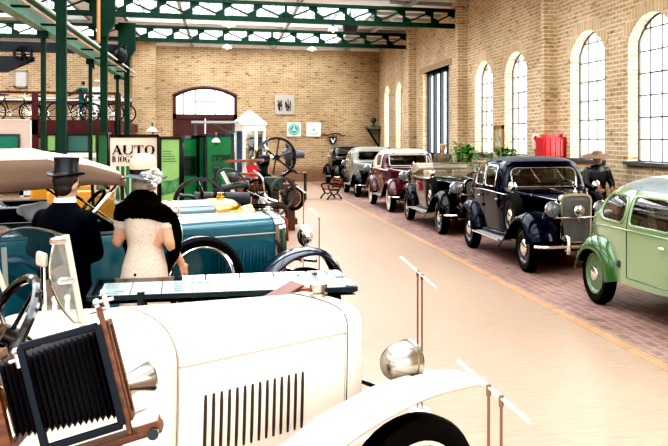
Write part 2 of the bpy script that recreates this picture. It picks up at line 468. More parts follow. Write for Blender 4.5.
# back wall ------------------------------------------------------
tB=lambda h,z,dp:(h,YB+dp,z)
DX0=on_y(173,100,YB).x; DX1=on_y(237,100,YB).x
px0=on_y(132,100,YB-.3).x; px1=on_y(156,100,YB-.3).x
print('door',DX0,DX1,px0,px1)
mb=MB(); wall_holes(mb,tB,XL,XR+.3,0,ZW,[(DX0,DX1,0,3.72,.36)],.3)
mb.box((px0,YB-.3,0),(px1,YB+.01,ZW))
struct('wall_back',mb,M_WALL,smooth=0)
X=YB+.2
fr=MB(); M_FRAMEB=pm('door_frame_brown',(.075,.022,.018),.5)
loop=arch_pts(DX0,DX1,3.72,.36,16)
rows=[[(x,YB-.02,z) for x,z in loop],[(x*.94+.06*(DX0+DX1)/2,YB-.02,z-.13) for x,z in loop]]
fr.grid(rows); fr.tube([(x,YB,z-.05) for x,z in loop],.07,6)
fr.box((DX0,YB-.03,0),(DX0+.12,YB+.1,3.75)); fr.box((DX1-.12,YB-.03,0),(DX1,YB+.1,3.75)); fr.box((DX0,YB-.03,2.72),(DX1,YB+.1,2.9))
fr.box((DX0+.1,YB+.02,0),((DX0+DX1)/2-.02,YB+.08,2.75)); fr.box(((DX0+DX1)/2+.02,YB+.02,0),(DX1-.1,YB+.08,2.75))
o=struct('door_2',fr,M_FRAMEB)
g=MB(); 
for x in [DX0+(DX1-DX0)*q for q in (.16,.345,.655,.84)]: g.box((x-.02,YB+.02,2.9),(x+.02,YB+.06,4.0))
g.box((DX0+.345*(DX1-DX0),YB+.02,3.42),(DX0+.655*(DX1-DX0),YB+.06,3.46)); g.build('transom_bars',M_IRON,o)
g=MB(); g.add([(x,YB+.12,z) for x,z in [(DX0,2.9)]+loop+[(DX1,2.9)]],[tuple(range(19))]); g.build('pane',M_GLASSW,o,smooth=0)
# left wall ---------------------------------------------------------
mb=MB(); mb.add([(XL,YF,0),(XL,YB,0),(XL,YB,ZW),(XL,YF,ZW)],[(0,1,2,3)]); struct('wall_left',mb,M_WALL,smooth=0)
# ceiling with transverse glazed lanterns ---------------------------------
LX0,LX1=-3.1,4.6
bays=[(-1.5,3.9),(4.7,10.9),(12.0,17.9),(19.0,24.8),(25.9,31.6),(32.4,37.9)]
mb=MB()
mb.box((LX1,YF,ZW),(XR+.35,YB+.3,ZW+.08)); 
mb.box((-4.3,YF,ZW),(LX0,YB+.3,ZW+.08))
y=YF
for a,b in bays:
    mb.box((LX0,y,ZW),(LX1,a,ZW+.08)); mb.box((-12.6,y,ZW),(-4.3,a,ZW+.08)); y=b
mb.box((LX0,y,ZW),(LX1,YB+.3,ZW+.08)); mb.box((-12.6,y,ZW),(-4.3,YB+.3,ZW+.08)); mb.box((XL,YF,ZW),(-12.6,YB+.3,ZW+.08))
struct('ceiling',mb,M_CEIL,smooth=0)
M_RAFT=pm('rafter_grey',(.42,.42,.40),.7)
mb=MB()
for yy in [k*1.15+12 for k in range(23)]:
    mb.box((LX1,yy-.04,ZW-.1),(XR-.02,yy+.04,ZW))
struct('ceiling_rafters',mb,M_RAFT,smooth=0)
mb=MB(); mb.box((XL,YB-.06,ZW-.12),(XR,YB,ZW)); struct('trim_back_cornice',mb,M_WHITE,smooth=0)
def lantern(x0,x1,a,b,n):
    z0=ZW; z1=ZW+1.3
    cb=MB()
    for yy in (a,b):
        cb.box((x0,yy-.04,z0),(x1,yy+.04,z0+.16)); cb.box((x0,yy-.04,z1-.08),(x1,yy+.04,z1))
        cb.box((x0,yy-.02,z0+.52),(x1,yy+.02,z0+.56))
        m=int((x1-x0)/.42)
        for k in range(m+1):
            x=x0+(x1-x0)*k/m; cb.box((x-.018,yy-.02,z0),(x+.018,yy+.02,z1))
    for x in (x0,x1): cb.box((x-.04,a,z0),(x+.04,b,z0+.2)); cb.box((x-.04,a,z1-.06),(x+.04,b,z1))
    m=int((x1-x0)/.84)
    for k in range(m+1):
        x=x0+(x1-x0)*k/m; cb.box((x-.02,a,z1-.03),(x+.02,b,z1+.03))
    o=struct(f'window_{n}',cb,M_RAFT,smooth=0)
    g=MB(); g.box((x0,a,z0),(x1,b,z1)); g.f=[f for i,f in enumerate(g.f) if i!=0]; g.m=g.m[1:]
    g.build('pane',M_GLASSW,o,smooth=0)
n=20
for a,b in bays: lantern(LX0,LX1,a,b,n); n+=1
for a,b in bays: lantern(-12.6,-4.3,a,b,n); n+=1
# roof trusses --------------------------------------------------
def truss(y,name='roof_truss'):
    dz_=-.10 if 20<y<28 else 0; zb,zt=5.20+dz_,5.66+dz_; xa,xb=-12.5,XR-.28
    m=MB()
    def ch(z,w): m.box((xa,y-.07,z-.0),(xb,y+.07,z+w))
    ch(zb-.05,.13); ch(zt-.05,.09)
    p=.82; xc=1.65
    k0=int((xa-xc)/p)
    x=xc+k0*p
    while x<xb-.05:
        m.box((x-.035,y-.035,zb),(x+.035,y+.035,zt))
        x2=x+p
        if x2<xb+.4:
            if x>=xc-.01: A,B=(x,zb+.05),(x2,zt-.05)
            else: A,B=(x,zt-.05),(x2,zb+.05)
            if x<-3.6:
                A,B=(x,zb+.05),(x2,zt-.05)
            m.bar((A[0],y,A[1]),(min(B[0],xb),y,B[1]),.04,.06,up=(0,1,0))
            # gusset plates at the lower end
            g=.21; lo = A if A[1]<B[1] else B; sgn=1 if lo is A else -1
            m.prism([(0,0),(g*sgn,0),(g*sgn*.9,g*.55),(0,g)],(lo[0],y-.02,zb+.05),(1,0,0),(0,0,1),(0,.04,0))
            hi = B if lo is A else A
            m.prism([(0,0),(-g*sgn,0),(-g*sgn*.9,-g*.4),(0,-g*.8)],(min(hi[0],xb),y-.02,zt-.05),(1,0,0),(0,0,1),(0,.04,0))
        x=x2
    o=m.build(name,M_GREEN); tag(o,kind='structure'); return o
for i,y in enumerate(TY):
    o=truss(y,f'trim_roof_truss_{i+1}')
# purlins
mb=MB()
for x in (2.1,-1.2,5.2): mb.box((x-.05,YF,5.70),(x+.05,YB,5.84))
struct('ceiling_purlins',mb,M_RAFT,smooth=0)
# columns ------------------------------------------------------
def column(y,label,u=61):
    x=on_y(u,100,y).x
    t=tag(empty('iron_column',(x,y,0)),label,'column')
    m=MB(); m.box((-.068,-.045,0),(.068,.045,5.08))
    for sx in (-1,1): m.box((sx*.073-.01,-.06,0),(sx*.073+.01,.06,5.08))
    m.build('shaft',M_GREEN,t,smooth=0)
    m=MB(); m.prism([(-.1,4.5),(.1,4.5),(.12,4.62),(.27,4.86),(.27,5.75),(-.27,5.75),(-.27,4.86),(-.12,4.62)],(0,-.09,0),(1,0,0),(0,0,1),(0,.18,0)); m.build('head_plate',M_GREEN,t,smooth=0)
    m=MB(); m.cbox((0,0,.02),(.4,.4,.04)); m.build('base_plate',M_GREEN,t,smooth=0)
    return t
column(TY[1]-.0,'nearest thick green iron column rising beside the top hat',61.5)
c2=column(TY[2],'second green iron column with flared head, tan pipe beside it',104)
column(TY[3],'farthest green iron column with flared head before the back wall',127)
PX=on_y(98.5,60,TY[2]-.3).x
mb=MB(); mb.cyl((PX,TY[2]-.3,4.35),(PX,TY[2]-.3,5.7),.045,8); tag(mb.build('down_pipe',M_WOODT),'tan vertical pipe beside the second green column','pipe')
RX=on_y(90.5,50,TY[2]+.3).x
for y,l in ((on_x(43.5,RX)[0],'nearest thin green post under the crane runway'),(TY[2]+.3,'middle thin green post under the crane runway'),(on_x(117.5,RX)[0],'farthest thin green post under the crane runway')):
    m=MB(); m.box((-.042,-.042,0),(.042,.042,3.92)); m.box((-.1,-.1,3.82),(.1,.1,3.945)); m.box((-.12,-.12,0),(.12,.12,.03))
    o=m.build('iron_post',M_GREEN,None,smooth=0); o.location=(RX,y,0); tag(o,l,'post')
# crane runway
t=thing('crane_runway','long pale green crane runway beam running down the hall','crane rail',(RX,0,-.38))
m=MB(); m.box((-.1,4,4.33),(.1,33.3,4.36)); m.box((-.012,4,4.35),(.012,33.3,4.72)); m.box((-.12,4,4.70),(.12,33.3,4.74)); m.build('beam',M_GREENL,t,smooth=0)
m=MB(); m.box((-.03,4,4.74),(.03,33.3,4.8)); m.build('rail',pm('rust_rail',(.28,.11,.06),.5,noise=.3),t,smooth=0)
m=MB(); m.cyl((.2,4,4.5),(.2,33.3,4.5),.028,8); m.build('conduit',pm('rust_pale',(.55,.33,.25),.5),t)
m=MB(); m.cyl((.28,4,4.62),(.28,33.3,4.62),.022,8); m.build('conduit',M_WHITE,t)
m=MB(); m.cyl((-.2,4,4.7),(-.2,33.3,4.7),.04,8); m.build('conduit',M_GREEN,t)
m=MB()
for k in range(12): m.box((-.02,6+k*2.4,4.4),(.3,6.05+k*2.4,4.44))
m.build('hanger',M_GREEN,t,smooth=0)
# crane bridge
t=thing('bridge_crane','dark grey travelling crane girder spanning the left aisle','crane',(0,28.4,-.12))
m=MB(); m.box((-12,-.15,4.57),(on_y(122,50,28.4).x,.15,4.85)); m.build('girder',pm('crane_blue_black',(.02,.026,.034),.4),t,smooth=0)
m=MB(); m.prism([(-9.5,3.9),(on_y(5,61,28.1).x,3.95),(on_y(33,61,28.1).x,4.3),(on_y(33,61,28.1).x,4.42),(-9.5,4.42)],(0,-.2,0),(1,0,0),(0,0,1),(0,.2,0)); m.build('bracket',pm('crane_blue_black',(.02,.026,.034),.4),t,smooth=0)
m=MB(); c=V((on_y(23,61,28.1).x,-.3,4.37+.10)); m.lathe([(.20,-.05),(.26,-.05),(.26,.05),(.20,.05),(.20,-.05)],c,(0,1,0),28)
for k in range(6):
    a=k*pi/3; m.bar(c,c+V((cos(a)*.22,0,sin(a)*.22)),.04,.04)
m.cyl(c-V((0,.08,0)),c+V((0,.2,0)),.05); m.build('pulley_wheel',M_DARKM,t)
m=MB(); hx=on_y(121,50,28.2).x; m.box((hx-.2,-.35,4.45),(hx+.15,-.1,4.8)); m.ball((hx,-.3,4.5),(.2,.2,.26),12); m.build('hoist_motor',M_DARKM,t)
m=MB(); m.cyl((hx-.8,-.2,4.1),(hx-.8,-.2,4.6),.06); m.build('hoist_hook',M_DARKM,t)
# pendants
def pendant(p,label,top=5.1,r=.19):
    t=thing('pendant_lamp',label,'lamp',p)
    m=MB(); m.lathe([(.03,.16),(.06,.13),(.12,.10),(r,.0),(r+.01,-.01)],(0,0,0),(0,0,1),20); m.build('lamp_shade',pm('lamp_enamel',(.75,.76,.73),.35),t,mods=[('solid',.01)])
    m=MB(); m.ball((0,0,.0),.06,10); m.build('bulb',pm('bulb_warm',(1,.8,.5),.4,emit=2.0),t)
    m=MB(); m.cyl((0,0,.14),(0,0,.24),.035,8); m.build('socket',M_BLACK,t)
    m=MB(); m.cyl((0,0,.2),(0,0,top-p[2]),.008,6); m.build('cord',M_BLACK,t)
for u,v,Y,l in ((229,26,26.5,'hanging lamp nearest the camera, warm bulb lit under its shade'),(227,48,36.5,'far left hanging lamp just under the top of the back wall'),(312,50,36.8,'far right hanging lamp just under the top of the back wall'),(333,31,31,'white conical hanging lamp next to the dark loudspeaker')):
    p=on_y(u,v,Y); pendant(tuple(p),l,5.84)
p=on_y(350,25,24.9)
t=thing('loudspeaker','dark boxy loudspeaker mounted on the roof truss','loudspeaker',tuple(p))
m=MB(); m.prism([(-.17,-.2),(.17,-.2),(.2,.0),(.1,.2),(-.1,.2),(-.2,.0)],(0,-.12,0),(1,0,0),(0,0,1),(0,.24,0)); m.build('cabinet',pm('speaker_dark',(.03,.02,.02),.5),t)
m=MB(); m.lathe([(0,-.02),(.08,-.02),(.1,.02)],(0,-.12,0),(0,-1,0),16); m.build('cone',M_DARKM,t)
m=MB(); m.box((-.02,-.02,.15),(.02,.02,.4)); m.build('bracket',M_DARKM,t)
# balcony ------------------------------------------------------
BX1=on_y(120,100,31.6).x; BY=31.6
mb=MB(); mb.box((XL,BY,2.13),(BX1,38.0,2.45)); mb.box((XL,BY-.06,2.02),(BX1,BY,2.5)); mb.box((XL,BY+.0,1.9),(BX1,BY+.2,2.15))
struct('floor_balcony',mb,M_OXBLOOD,smooth=0)
mb=MB()
mb.box((XL,BY-.03,3.36),(BX1,BY+.03,3.44)); 
for u in (35,118): 
    x=on_y(u,100,BY).x; mb.box((x-.09,BY-.06,0 if u==35 else 2.0),(x+.09,BY+.06,3.4))
mb.box((XL,BY-.01,2.6),(BX1,BY+.01,2.63))
struct('trim_balcony_rail',mb,M_OXBLOOD,smooth=0)
mb=MB(); mb.box((XL,BY+.1,2.6),(-5.0,BY+.12,2.62)); 
# parapet behind and window in balcony
mb=MB(); a=on_y(0,60,37.9);  mb.box((XL,YB-.2,3.40),(px0,YB-.01,3.52)); struct('trim_wall_ledge',mb,M_WHITE,smooth=0)
# ================================================================ CARS
class Body:
    def __init__(s, P):
        s.P=P; s.cache={}
    def g(s,k,x):
        v=s.P[k]
        return interp(v,x) if isinstance(v,list) else v
    def sec(s,x,nl=12,nu=30):
        key=(round(x,4),nl,nu)
        if key in s.cache: return s.cache[key]
        zs,zb,zt,wb,ws,n,tum=(s.g(k,x) for k in ('zs','zb','zt','wb','ws','n','tum'))
        out=[]
        for k in range(nl):
            t=k/nl; out.append((ws+(wb-ws)*sin(t*pi/2), zs+(zb-zs)*t))
        zt=max(zt,zb+.01); tu=tum*min(1,max(0,(zt-zb)/.4))
        D=[]
        for k in range(81):
            a=pi/2*k/80; c=max(0,cos(a))**(2/n); q=max(0,sin(a))**(2/n)
            D.append((wb*c*(1-tu*q), zb+(zt-zb)*q))
        L=[0]
        for k in range(80): L.append(L[-1]+math.hypot(D[k+1][0]-D[k][0],D[k+1][1]-D[k][1]))
        j=0
        for k in range(nu+1):
            t=L[-1]*k/nu
            while j<79 and L[j+1]<t: j+=1
            f=(t-L[j])/max(1e-9,L[j+1]-L[j])
            out.append((D[j][0]+(D[j+1][0]-D[j][0])*f, D[j][1]+(D[j+1][1]-D[j][1])*f))
        s.cache[key]=out
        return out
    def y_at(s,x,z):
        p=s.sec(x)
        for k in range(len(p)-1):
            if p[k][1]<=z<=p[k+1][1]:
                f=(z-p[k][1])/max(1e-9,p[k+1][1]-p[k][1]); return p[k][0]+(p[k+1][0]-p[k][0])*f
        return p[-1][0] if z>p[-1][1] else p[0][0]
    def inside(s,x,y,z):
        zt=s.sec(x)[-1][1]
        return z<zt and abs(y)<s.y_at(x,z)
    def x_at(s,y,z,x0,x1):      # x0 outside, x1 inside
        for k in range(26):
            m=(x0+x1)/2
            if s.inside(m,y,z): x1=m
            else: x0=m
        return (x0+x1)/2
    def rows(s,xs):
        R=[]
        for x in xs:
            p=s.sec(x); full=[(x,-y,z) for y,z in p]+[(x,y,z) for y,z in reversed(p[:-1])]
            R.append([V(q) for q in full])
        return R
def rrect(a0,a1,b0,b1,r,n=5):
    out=[]
    for cx,cy,s0 in ((a1-r,b1-r,0),(a0+r,b1-r,pi/2),(a0+r,b0+r,pi),(a1-r,b0+r,3*pi/2)):
        for k in range(n+1):
            a=s0+pi/2*k/n; out.append((cx+r*cos(a),cy+r*sin(a)))
    return out
def inpoly(x,y,P):
    c=False; n=len(P)
    for i in range(n):
        x1,y1=P[i]; x2,y2=P[i-1]
        if (y1>y)!=(y2>y) and x<(x2-x1)*(y-y1)/(y2-y1)+x1: c=not c
    return c
def wheel(parent, c, r, w, side, rimmat, capmat, tyremat=None, wall=None, cap=.1, spokes=0, name='wheel', rimr=.68):
    """axle along y; side=+-1 outward"""
    tyremat=tyremat or M_RUBBER; c=V(c); s=side
    rr=r*rimr
    m=MB(); pr=[(rr,-w*.42),(rr+.02,-w*.5),(r*.90,-w*.52),(r*.97,-w*.42),(r,-w*.25),(r,w*.25),(r*.97,w*.42),(r*.90,w*.52),(rr+.02,w*.5),(rr,w*.42),(rr-.01,0),(rr,-w*.42)]
    m.lathe(pr,c,(0,s,0),40)
    # tread grooves as thin rings
    t=m.build(name,tyremat,parent)
    if wall is not None:
        m=MB(); m.lathe([(rr+.005,w*.505),(r*.86,w*.535)],c,(0,s,0),40); m.build('white_wall',wall,t)
    m=MB()
    if spokes:
        m.lathe([(rr*1.0,w*.45),(rr*.93,w*.42),(rr*.9,w*.2),(rr*.9,-w*.3),(rr,-w*.4)],c,(0,s,0),40)
        m.lathe([(0,w*.75),(.03,w*.74),(.045,w*.6),(.05,w*.0),(.0,0)],c,(0,s,0),16)
        for k in range(spokes):
            a=2*pi*k/spokes; a2=a+(.25 if k%2 else -.25)
            p0=c+V((cos(a2)*.045,s*(w*.5 if k%4<2 else 0),sin(a2)*.045)); p1=c+V((cos(a)*rr*.92,s*w*.1,sin(a)*rr*.92))
            m.cyl(p0,p1,.004,4)
    else:
        m.lathe([(rr,w*.45),(rr*.93,w*.46),(rr*.9,w*.36),(rr*.82,w*.26),(rr*.6,w*.30),(rr*.45,w*.36),(0,w*.36)],c,(0,s,0),36)
    m.build('rim',rimmat,t)
    if cap:
        m=MB(); m.lathe([(cap,w*.34),(cap,w*.42),(cap*.9,w*.52),(cap*.6,w*.6),(0,w*.63)],c,(0,s,0),24); m.build('hub_cap',capmat,t)
    return t
def fender(name, parent, mat, crown, y0, y1, sgn, dout=.10, din=.05, thick=.012, p=2.6, nseg=8, wid=None, ns=14):
    """crown [(x,z)] spline, y0 inner y1 outer (positive), sgn side"""
    C=spline([(a,b) for a,b in crown],nseg)
    rows=[]; N=len(C)
    for i,c in enumerate(C):
        t=C[min(i+1,N-1)]-C[max(i-1,0)]; t.normalize(); nrm=V((-t.y,t.x))   # left normal
        if nrm.y<0: nrm=-nrm
        if abs(t.x)<.35 and i>0:
            if nrm.dot(prev)<0: nrm=-nrm
        prev=nrm
        f=i/(N-1)
        a0,a1=(wid(f) if wid else (y0,y1))
        row=[]
        for k in range(ns+1):
            s=-1+2*k/ns
            d=(dout(f) if callable(dout) else dout) if s>0 else din
            off=-d*abs(s)**p
            y=a0+(a1-a0)*(s+1)/2
            row.append(V((c.x+nrm.x*off, sgn*y, c.y+nrm.y*off)))
        rows.append(row)
    m=MB(); m.grid(rows)
    return m.build(name,mat,parent,smooth=60,mods=[('solid',thick)])
def lamp(parent, c, r, fwd=(1,0,0), mat=None, name='headlight', deep=1.3, stalk=None):
    c=V(c); mat=mat or M_CHROME
    m=MB(); pr=[(0,-r*deep)]
    for k in range(1,9):
        a=pi/2*k/8; pr.append((r*sin(a)**.8,-r*deep*cos(a)))
    pr+= [(r*1.05,.0),(r*1.07,.02),(r*.97,.035)]
    m.lathe(pr,c,fwd,28)
    if stalk is not None: m.cyl(c+V((0,0,-r*.8)),V(stalk),.018,8)
    t=m.build(name,mat,parent)
    m=MB(); m.lathe([(r*.98,.02),(r*.7,.045),(0,.06)],c,fwd,28); m.build('lens',pm('lamp_lens',(.17,.18,.18),.06,coat=1,noise=.5,nscale=30),t)
    return t
def steering(parent, c, r, tilt, mat=None, rim=.014):
    """steering wheel, column axis in xz plane going forward-down"""
    c=V(c); ax=V((cos(tilt),0,-sin(tilt)))
    x=V((0,1,0)); y=ax.cross(x)
    m=MB(); m.tube([c+(x*cos(a)+y*sin(a))*r for a in [2*pi*k/36 for k in range(36)]],rim,8,closed=True)
    for k in range(4):
        a=k*pi/2+.4; m.cyl(c+ax*.03,c+(x*cos(a)+y*sin(a))*r,.008,6)
    m.cyl(c,c+ax*.06,.04,12); m.cyl(c,c+ax*.6,.016,8)
    return m.build('steering_wheel',mat or M_BLACK,parent)
def seat(parent, x, y, z, w, mat, back=.5, depth=.5, rake=.15):
    s=MB(); s.box((x-depth/2,y-w/2,z-.14),(x+depth/2,y+w/2,z)); o=s.build('seat',mat,parent,mods=[('bevel',.04,3)])
    s=MB(); s.prism([(0,0),(.14,0),(.14-rake,back),(-rake,back)],(x-depth/2-.06,y-w/2,z-.03),(1,0,0),(0,0,1),(0,w,0)); s.build('backrest',mat,o,mods=[('bevel',.035,3)])
    return o

def frange(a,b,n): return [a+(b-a)*k/n for k in range(n+1)]

def saloon(name,label,cx,cy,P,rz=-pi/2,cat='car',group='row of vintage cars along the right wall'):
    B=Body(P); T=thing(name,label,cat,(cx,cy,0),rz,group)
    xs=[]; st=P.get('step',.025)
    x=P['tail']
    while x<P['cowl']-1e-6:
        xs.append(x); x+= st if not (P['ws0']-.06<x<P['ws1']+.06) else st*.35
    xs.append(P['cowl'])
    R=B.rows(xs); nc=len(R[0])
    main,roof,glassm,door=MB(),MB(),MB(),MB()
    sidew=[rrect(*w) for w in P.get('sidewin',[])]
    wsr=rrect(*P['wscreen']) if P.get('wscreen') else None
    rw=rrect(*P['rearwin']) if P.get('rearwin') else None
    doors=P.get('doors',[])
    op=P.get('open')
    tgt={k:([],None) for k in ('b','r','gw','gb','gl','gr','dl','dr')}
    flat=[p for r in R for p in r]
    for i in range(len(R)-1):
        for k in range(nc-1):
            a,b,c,d=R[i][k],R[i][k+1],R[i+1][k+1],R[i+1][k]
            m=(a+b+c+d)/4; nrm=(c-a).cross(d-b)
            if nrm.length<1e-12: continue
            nrm.normalize(); key='b'
            if nrm.x*1<0 and False: pass
            nx,ny,nz=nrm
            if wsr and P['ws0']-.1<m.x<P['ws1']+.1 and inpoly(m.y,m.z,wsr) and abs(nx)>.3: key='gw'
            elif rw and m.x<P['rearx'] and inpoly(m.y,m.z,rw): key='gb'
            elif abs(ny)>.45:
                for w in sidew:
                    if inpoly(m.x,m.z,w): key='gl' if m.y>0 else 'gr'; break
                else:
                    if m.z>P['roofz'](m.x): key='r'
                    else:
                        for dd in doors:
                            if dd[0]<m.x<dd[1] and m.z>dd[2]: key='dl' if m.y>0 else 'dr'
            elif m.z>P['roofz'](m.x): key='r'
            if op and op[0]<m.x<op[1] and m.z>B.g('zb',m.x)-.02 and abs(m.y)<B.g('wb',m.x)-.045: continue
            f=(i*nc+k,i*nc+k+1,(i+1)*nc+k+1,(i+1)*nc+k)
            tgt[key][0].append(f)
    # tail cap
    tgt['b'][0].append(tuple(range(nc)))
    def emit(key,nm,mat,parent):
        fs,_=tgt[key]
        if not fs: return None
        used=sorted({i for f in fs for i in f}); mp={q:n for n,q in enumerate(used)}
        m=MB(); m.add([flat[i] for i in used],[tuple(mp[i] for i in f) for f in fs])
        return m.build(nm,mat,parent,smooth=50)
    body=emit('b','body',P['paint'],T)
    emit('r','roof',P.get('roofmat',P['paint']),T)
    emit('gl','side_glass',M_GLASSC,T); emit('gr','side_glass',M_GLASSC,T); emit('gw','windscreen_glass',M_GLASSC,T); emit('gb','rear_glass',M_GLASSC,T)
    emit('dl','door',P.get('doorpaint',P['paint']),T); emit('dr','door',P.get('doorpaint',P['paint']),T)
    # frames
    fm=P.get('framemat',M_CHROME); fr=P.get('framer',.011)
    for sg in (-1,1):
        if sidew:
            m=MB()
            for w in sidew:
                m.tube([(x,sg*(B.y_at(x,z)+.002),z) for x,z in w],fr,6,closed=True)
            m.build('window_frame',fm,T)
    if wsr:
        m=MB(); m.tube([(B.x_at(y,z,P['ws1']+.12,P['ws0']-.15)+.004,y,z) for y,z in wsr],.014,6,closed=True)
        w=P['wscreen']
        if P.get('split'): m.cyl((B.x_at(0,w[2],P['ws1']+.12,P['ws0']-.15),0,w[2]),(B.x_at(0,w[3],P['ws1']+.12,P['ws0']-.15),0,w[3]),.012,6)
        f=m.build('windscreen_frame',P.get('wsmat',M_CHROME),T)
        m=MB()
        for yy in (-.22,.22):
            p0=V((B.x_at(yy,w[3]-.01,P['ws1']+.12,P['ws0']-.15)+.02,yy,w[3]-.01)); p1=V((B.x_at(yy+.12,w[2]+.07,P['ws1']+.12,P['ws0']-.15)+.02,yy+.14,w[2]+.07))
            m.cyl(p0,p1,.006,5)
        m.build('wiper',M_CHROME,f)
    if rw:
        m=MB(); m.tube([(B.x_at(y,z,P['tail']-.3,P['rearx']+.2)-.002,y,z) for y,z in rw],.012,6,closed=True); m.build('rear_window_frame',fm,T)
    # waist trim & door gaps & handles
    for sg in (-1,1):
        m=MB(); 
        pts=[(x,sg*(B.y_at(x,B.g('zb',x)-P.get('trimdrop',.03))+.003),B.g('zb',x)-P.get('trimdrop',.03)) for x in frange(P['tail']+.12,P['cowl'],40)]
        m.tube(pts,P.get('trimr',.008),6); m.build('waist_trim',P.get('trimmat',M_CHROME),T)
        m=MB()
        for x0,x1,z0 in doors:
            for x in (x0,x1):
                m.tube([(x,sg*(B.y_at(x,z)+.001),z) for z in frange(z0,P.get('doortop',lambda x:B.g('zt',x)-.12)(x),14)],.005,4)
            m.tube([(x,sg*(B.y_at(x,z0)+.001),z0) for x in frange(x0,x1,10)],.005,4)
        if doors: m.build('door_gap',M_BLACK,T)
        for x0,x1,z0 in doors:
            hx=P.get('handlex',lambda a,b:a+.08)(x0,x1); z=B.g('zb',hx)-.13; y=sg*(B.y_at(hx,z)+.03)
            m=MB(); m.tube([(hx,y-sg*.03,z),(hx,y,z),(hx+.11,y,z)],.011,6); m.build('door_handle',M_CHROME,T)
            m=MB(); m.ball((x1-.02,sg*(B.y_at(x1-.02,z-.1)+.01),z-.15),(.03,.018,.03),8); m.build('door_hinge',P['paint'],T)
    # bonnet
    Bx=P['rad']; xs2=frange(P['cowl'],Bx,14); R2=B.rows(xs2)
    m=MB(); m.grid(R2); bo=m.build('bonnet',P.get('bonnetpaint',P['paint']),T,smooth=50)
    m=MB(); m.tube([(x,0,B.g('zt',x)+.003) for x in xs2],.008,6)
    for sg in (-1,1): m.tube([(x,sg*(B.y_at(x,B.g('zb',x)+.03)+.002),B.g('zb',x)+.03) for x in xs2],.006,6)
    m.build('bonnet_trim',P.get('trimmat',M_CHROME),bo)
    for sg in (-1,1):
        m=MB()
        for k in range(12):
            x=P['cowl']+.15+k*(Bx-P['cowl']-.3)/12
            z0=B.g('zb',x)-.30; z1=B.g('zb',x)-.05
            m.bar((x,sg*(B.y_at(x,z0)+.004),z0),(x,sg*(B.y_at(x,z1)+.004),z1),.012,.012)
        m.build('louvre_panel',P.get('bonnetpaint',P['paint']),bo)
    # radiator
    zt=B.g('zt',Bx)+.03; wr=P.get('radw',.27); zb0=P.get('radbot',.50)
    def rad(sc,bot): 
        pts=[]; w=wr*sc; n=14
        pts.append((-w*.92,bot)); 
        for k in range(n+1):
            a=pi-pi*k/n; c=cos(a); s_=sin(a)
            pts.append((w*math.copysign(abs(c)**.45,c), zt-.13*sc-(1-sc)*.25+(.13*sc)*s_**.8 ))
        pts.append((w*.92,bot)); return pts
    o1=rad(1,zb0); o2=rad(.86,zb0+.03)
    m=MB(); rows=[[V((Bx-.02,y,z)) for y,z in o1],[V((Bx+.06,y,z)) for y,z in o1],[V((Bx+.085,y*.97,z)) for y,z in o1],[V((Bx+.085,y,z)) for y,z in o2],[V((Bx+.05,y,z)) for y,z in o2]]
    m.grid(rows,closed=True); ra=m.build('radiator_shell',P.get('radmat',M_CHROME),T,smooth=40)
    m=MB(); m.add([(Bx+.055,y,z) for y,z in o2],[tuple(range(len(o2)))])
    gx=Bx+.062
    w=wr*.84
    ny=18
    for k in range(ny+1):
        y=-w+2*w*k/ny; m.box((gx-.004,y-.003,zb0+.03),(gx+.006,y+.003,zt-.10 if abs(y)<w*.8 else zt-.16))
    k=0
    z=zb0+.04
    while z<zt-.10: m.box((gx-.002,-w,z-.002),(gx+.003,w,z+.002)); z+=.03
    m.build('grille',pm('grille_metal',(.24,.24,.23),.35,metal=.3),ra,smooth=0)
    m=MB(); m.lathe([(.035,0),(.035,.02),(.02,.03),(.008,.05),(.004,.08)],(Bx+.03,0,zt),(0,0,1),16)
    st_=V((Bx+.03,0,zt+.12)); m.tube([st_+V((0,cos(a)*.04,sin(a)*.04)) for a in [2*pi*q/16 for q in range(16)]],.004,5,closed=True)
    for q in range(3):
        a=pi/2+q*2*pi/3; m.cyl(st_,st_+V((0,cos(a)*.04,sin(a)*.04)),.003,5)
    m.build('radiator_ornament',M_CHROME,ra)
    # fenders, wheels, boards
    fx,rx=P['fx'],P['rx']; wr_=P['wr']; tr=P['track']; wmat=P.get('rim',M_BLACK); cm=P.get('cap',M_CHROME)
    for sg in (-1,1):
        fender('front_fender',T,P.get('fendermat',P['paint']),P['ffender'],P['fy'][0],P['fy'][1],sg,dout=P.get('fdrop',.13),din=.04)
        fender('rear_fender',T,P.get('fendermat',P['paint']),P['rfender'],P['ry'][0],P['ry'][1],sg,dout=P.get('rdrop',.13),din=.0)
        wheel(T,(fx,sg*tr,wr_),wr_,.15,sg,wmat,cm,wall=P.get('wwall'),cap=P.get('capr',.1))
        wheel(T,(rx,sg*tr,wr_),wr_,.15,sg,wmat,cm,wall=P.get('wwall'),cap=P.get('capr',.1))
        if P.get('board'):
            x0,x1,y0,y1,z=P['board']; m=MB(); m.box((x0,min(sg*y0,sg*y1),z-.03),(x1,max(sg*y0,sg*y1),z)); rb=m.build('running_board',P.get('boardmat',pm('board_grey',(.34,.34,.33),.5)),T,mods=[('bevel',.01,2)])
            m=MB(); m.box((x0,sg*y1-.008,z-.02),(x1,sg*y1+.008,z+.006)); m.build('board_trim',M_CHROME,rb)
        lamp(T,(P['lx'],sg*P['ly'],P['lz']),P['lr'],stalk=(P['lx']-.05,sg*P['ly'],P['lz']-.25))
        if P.get('sparex') is not None:
            wheel(T,(P['sparex'],sg*P['sparey'],P['sparez']),wr_*.99,.14,sg,P.get('rim',M_BLACK),M_CHROME,name='spare_wheel',cap=.09)
            m=MB(); c=V((P['sparex']+.02,sg*(P['sparey']+.02),P['sparez']+wr_*.94+.11)); m.lathe([(0,-.05),(.05,-.03),(.07,0),(.06,.012),(0,.015)],c,(-1,0,0),18); m.cyl(c-V((0,0,.12)),c-V((0,0,.04)),.008,6); m.build('side_mirror',M_CHROME,T)
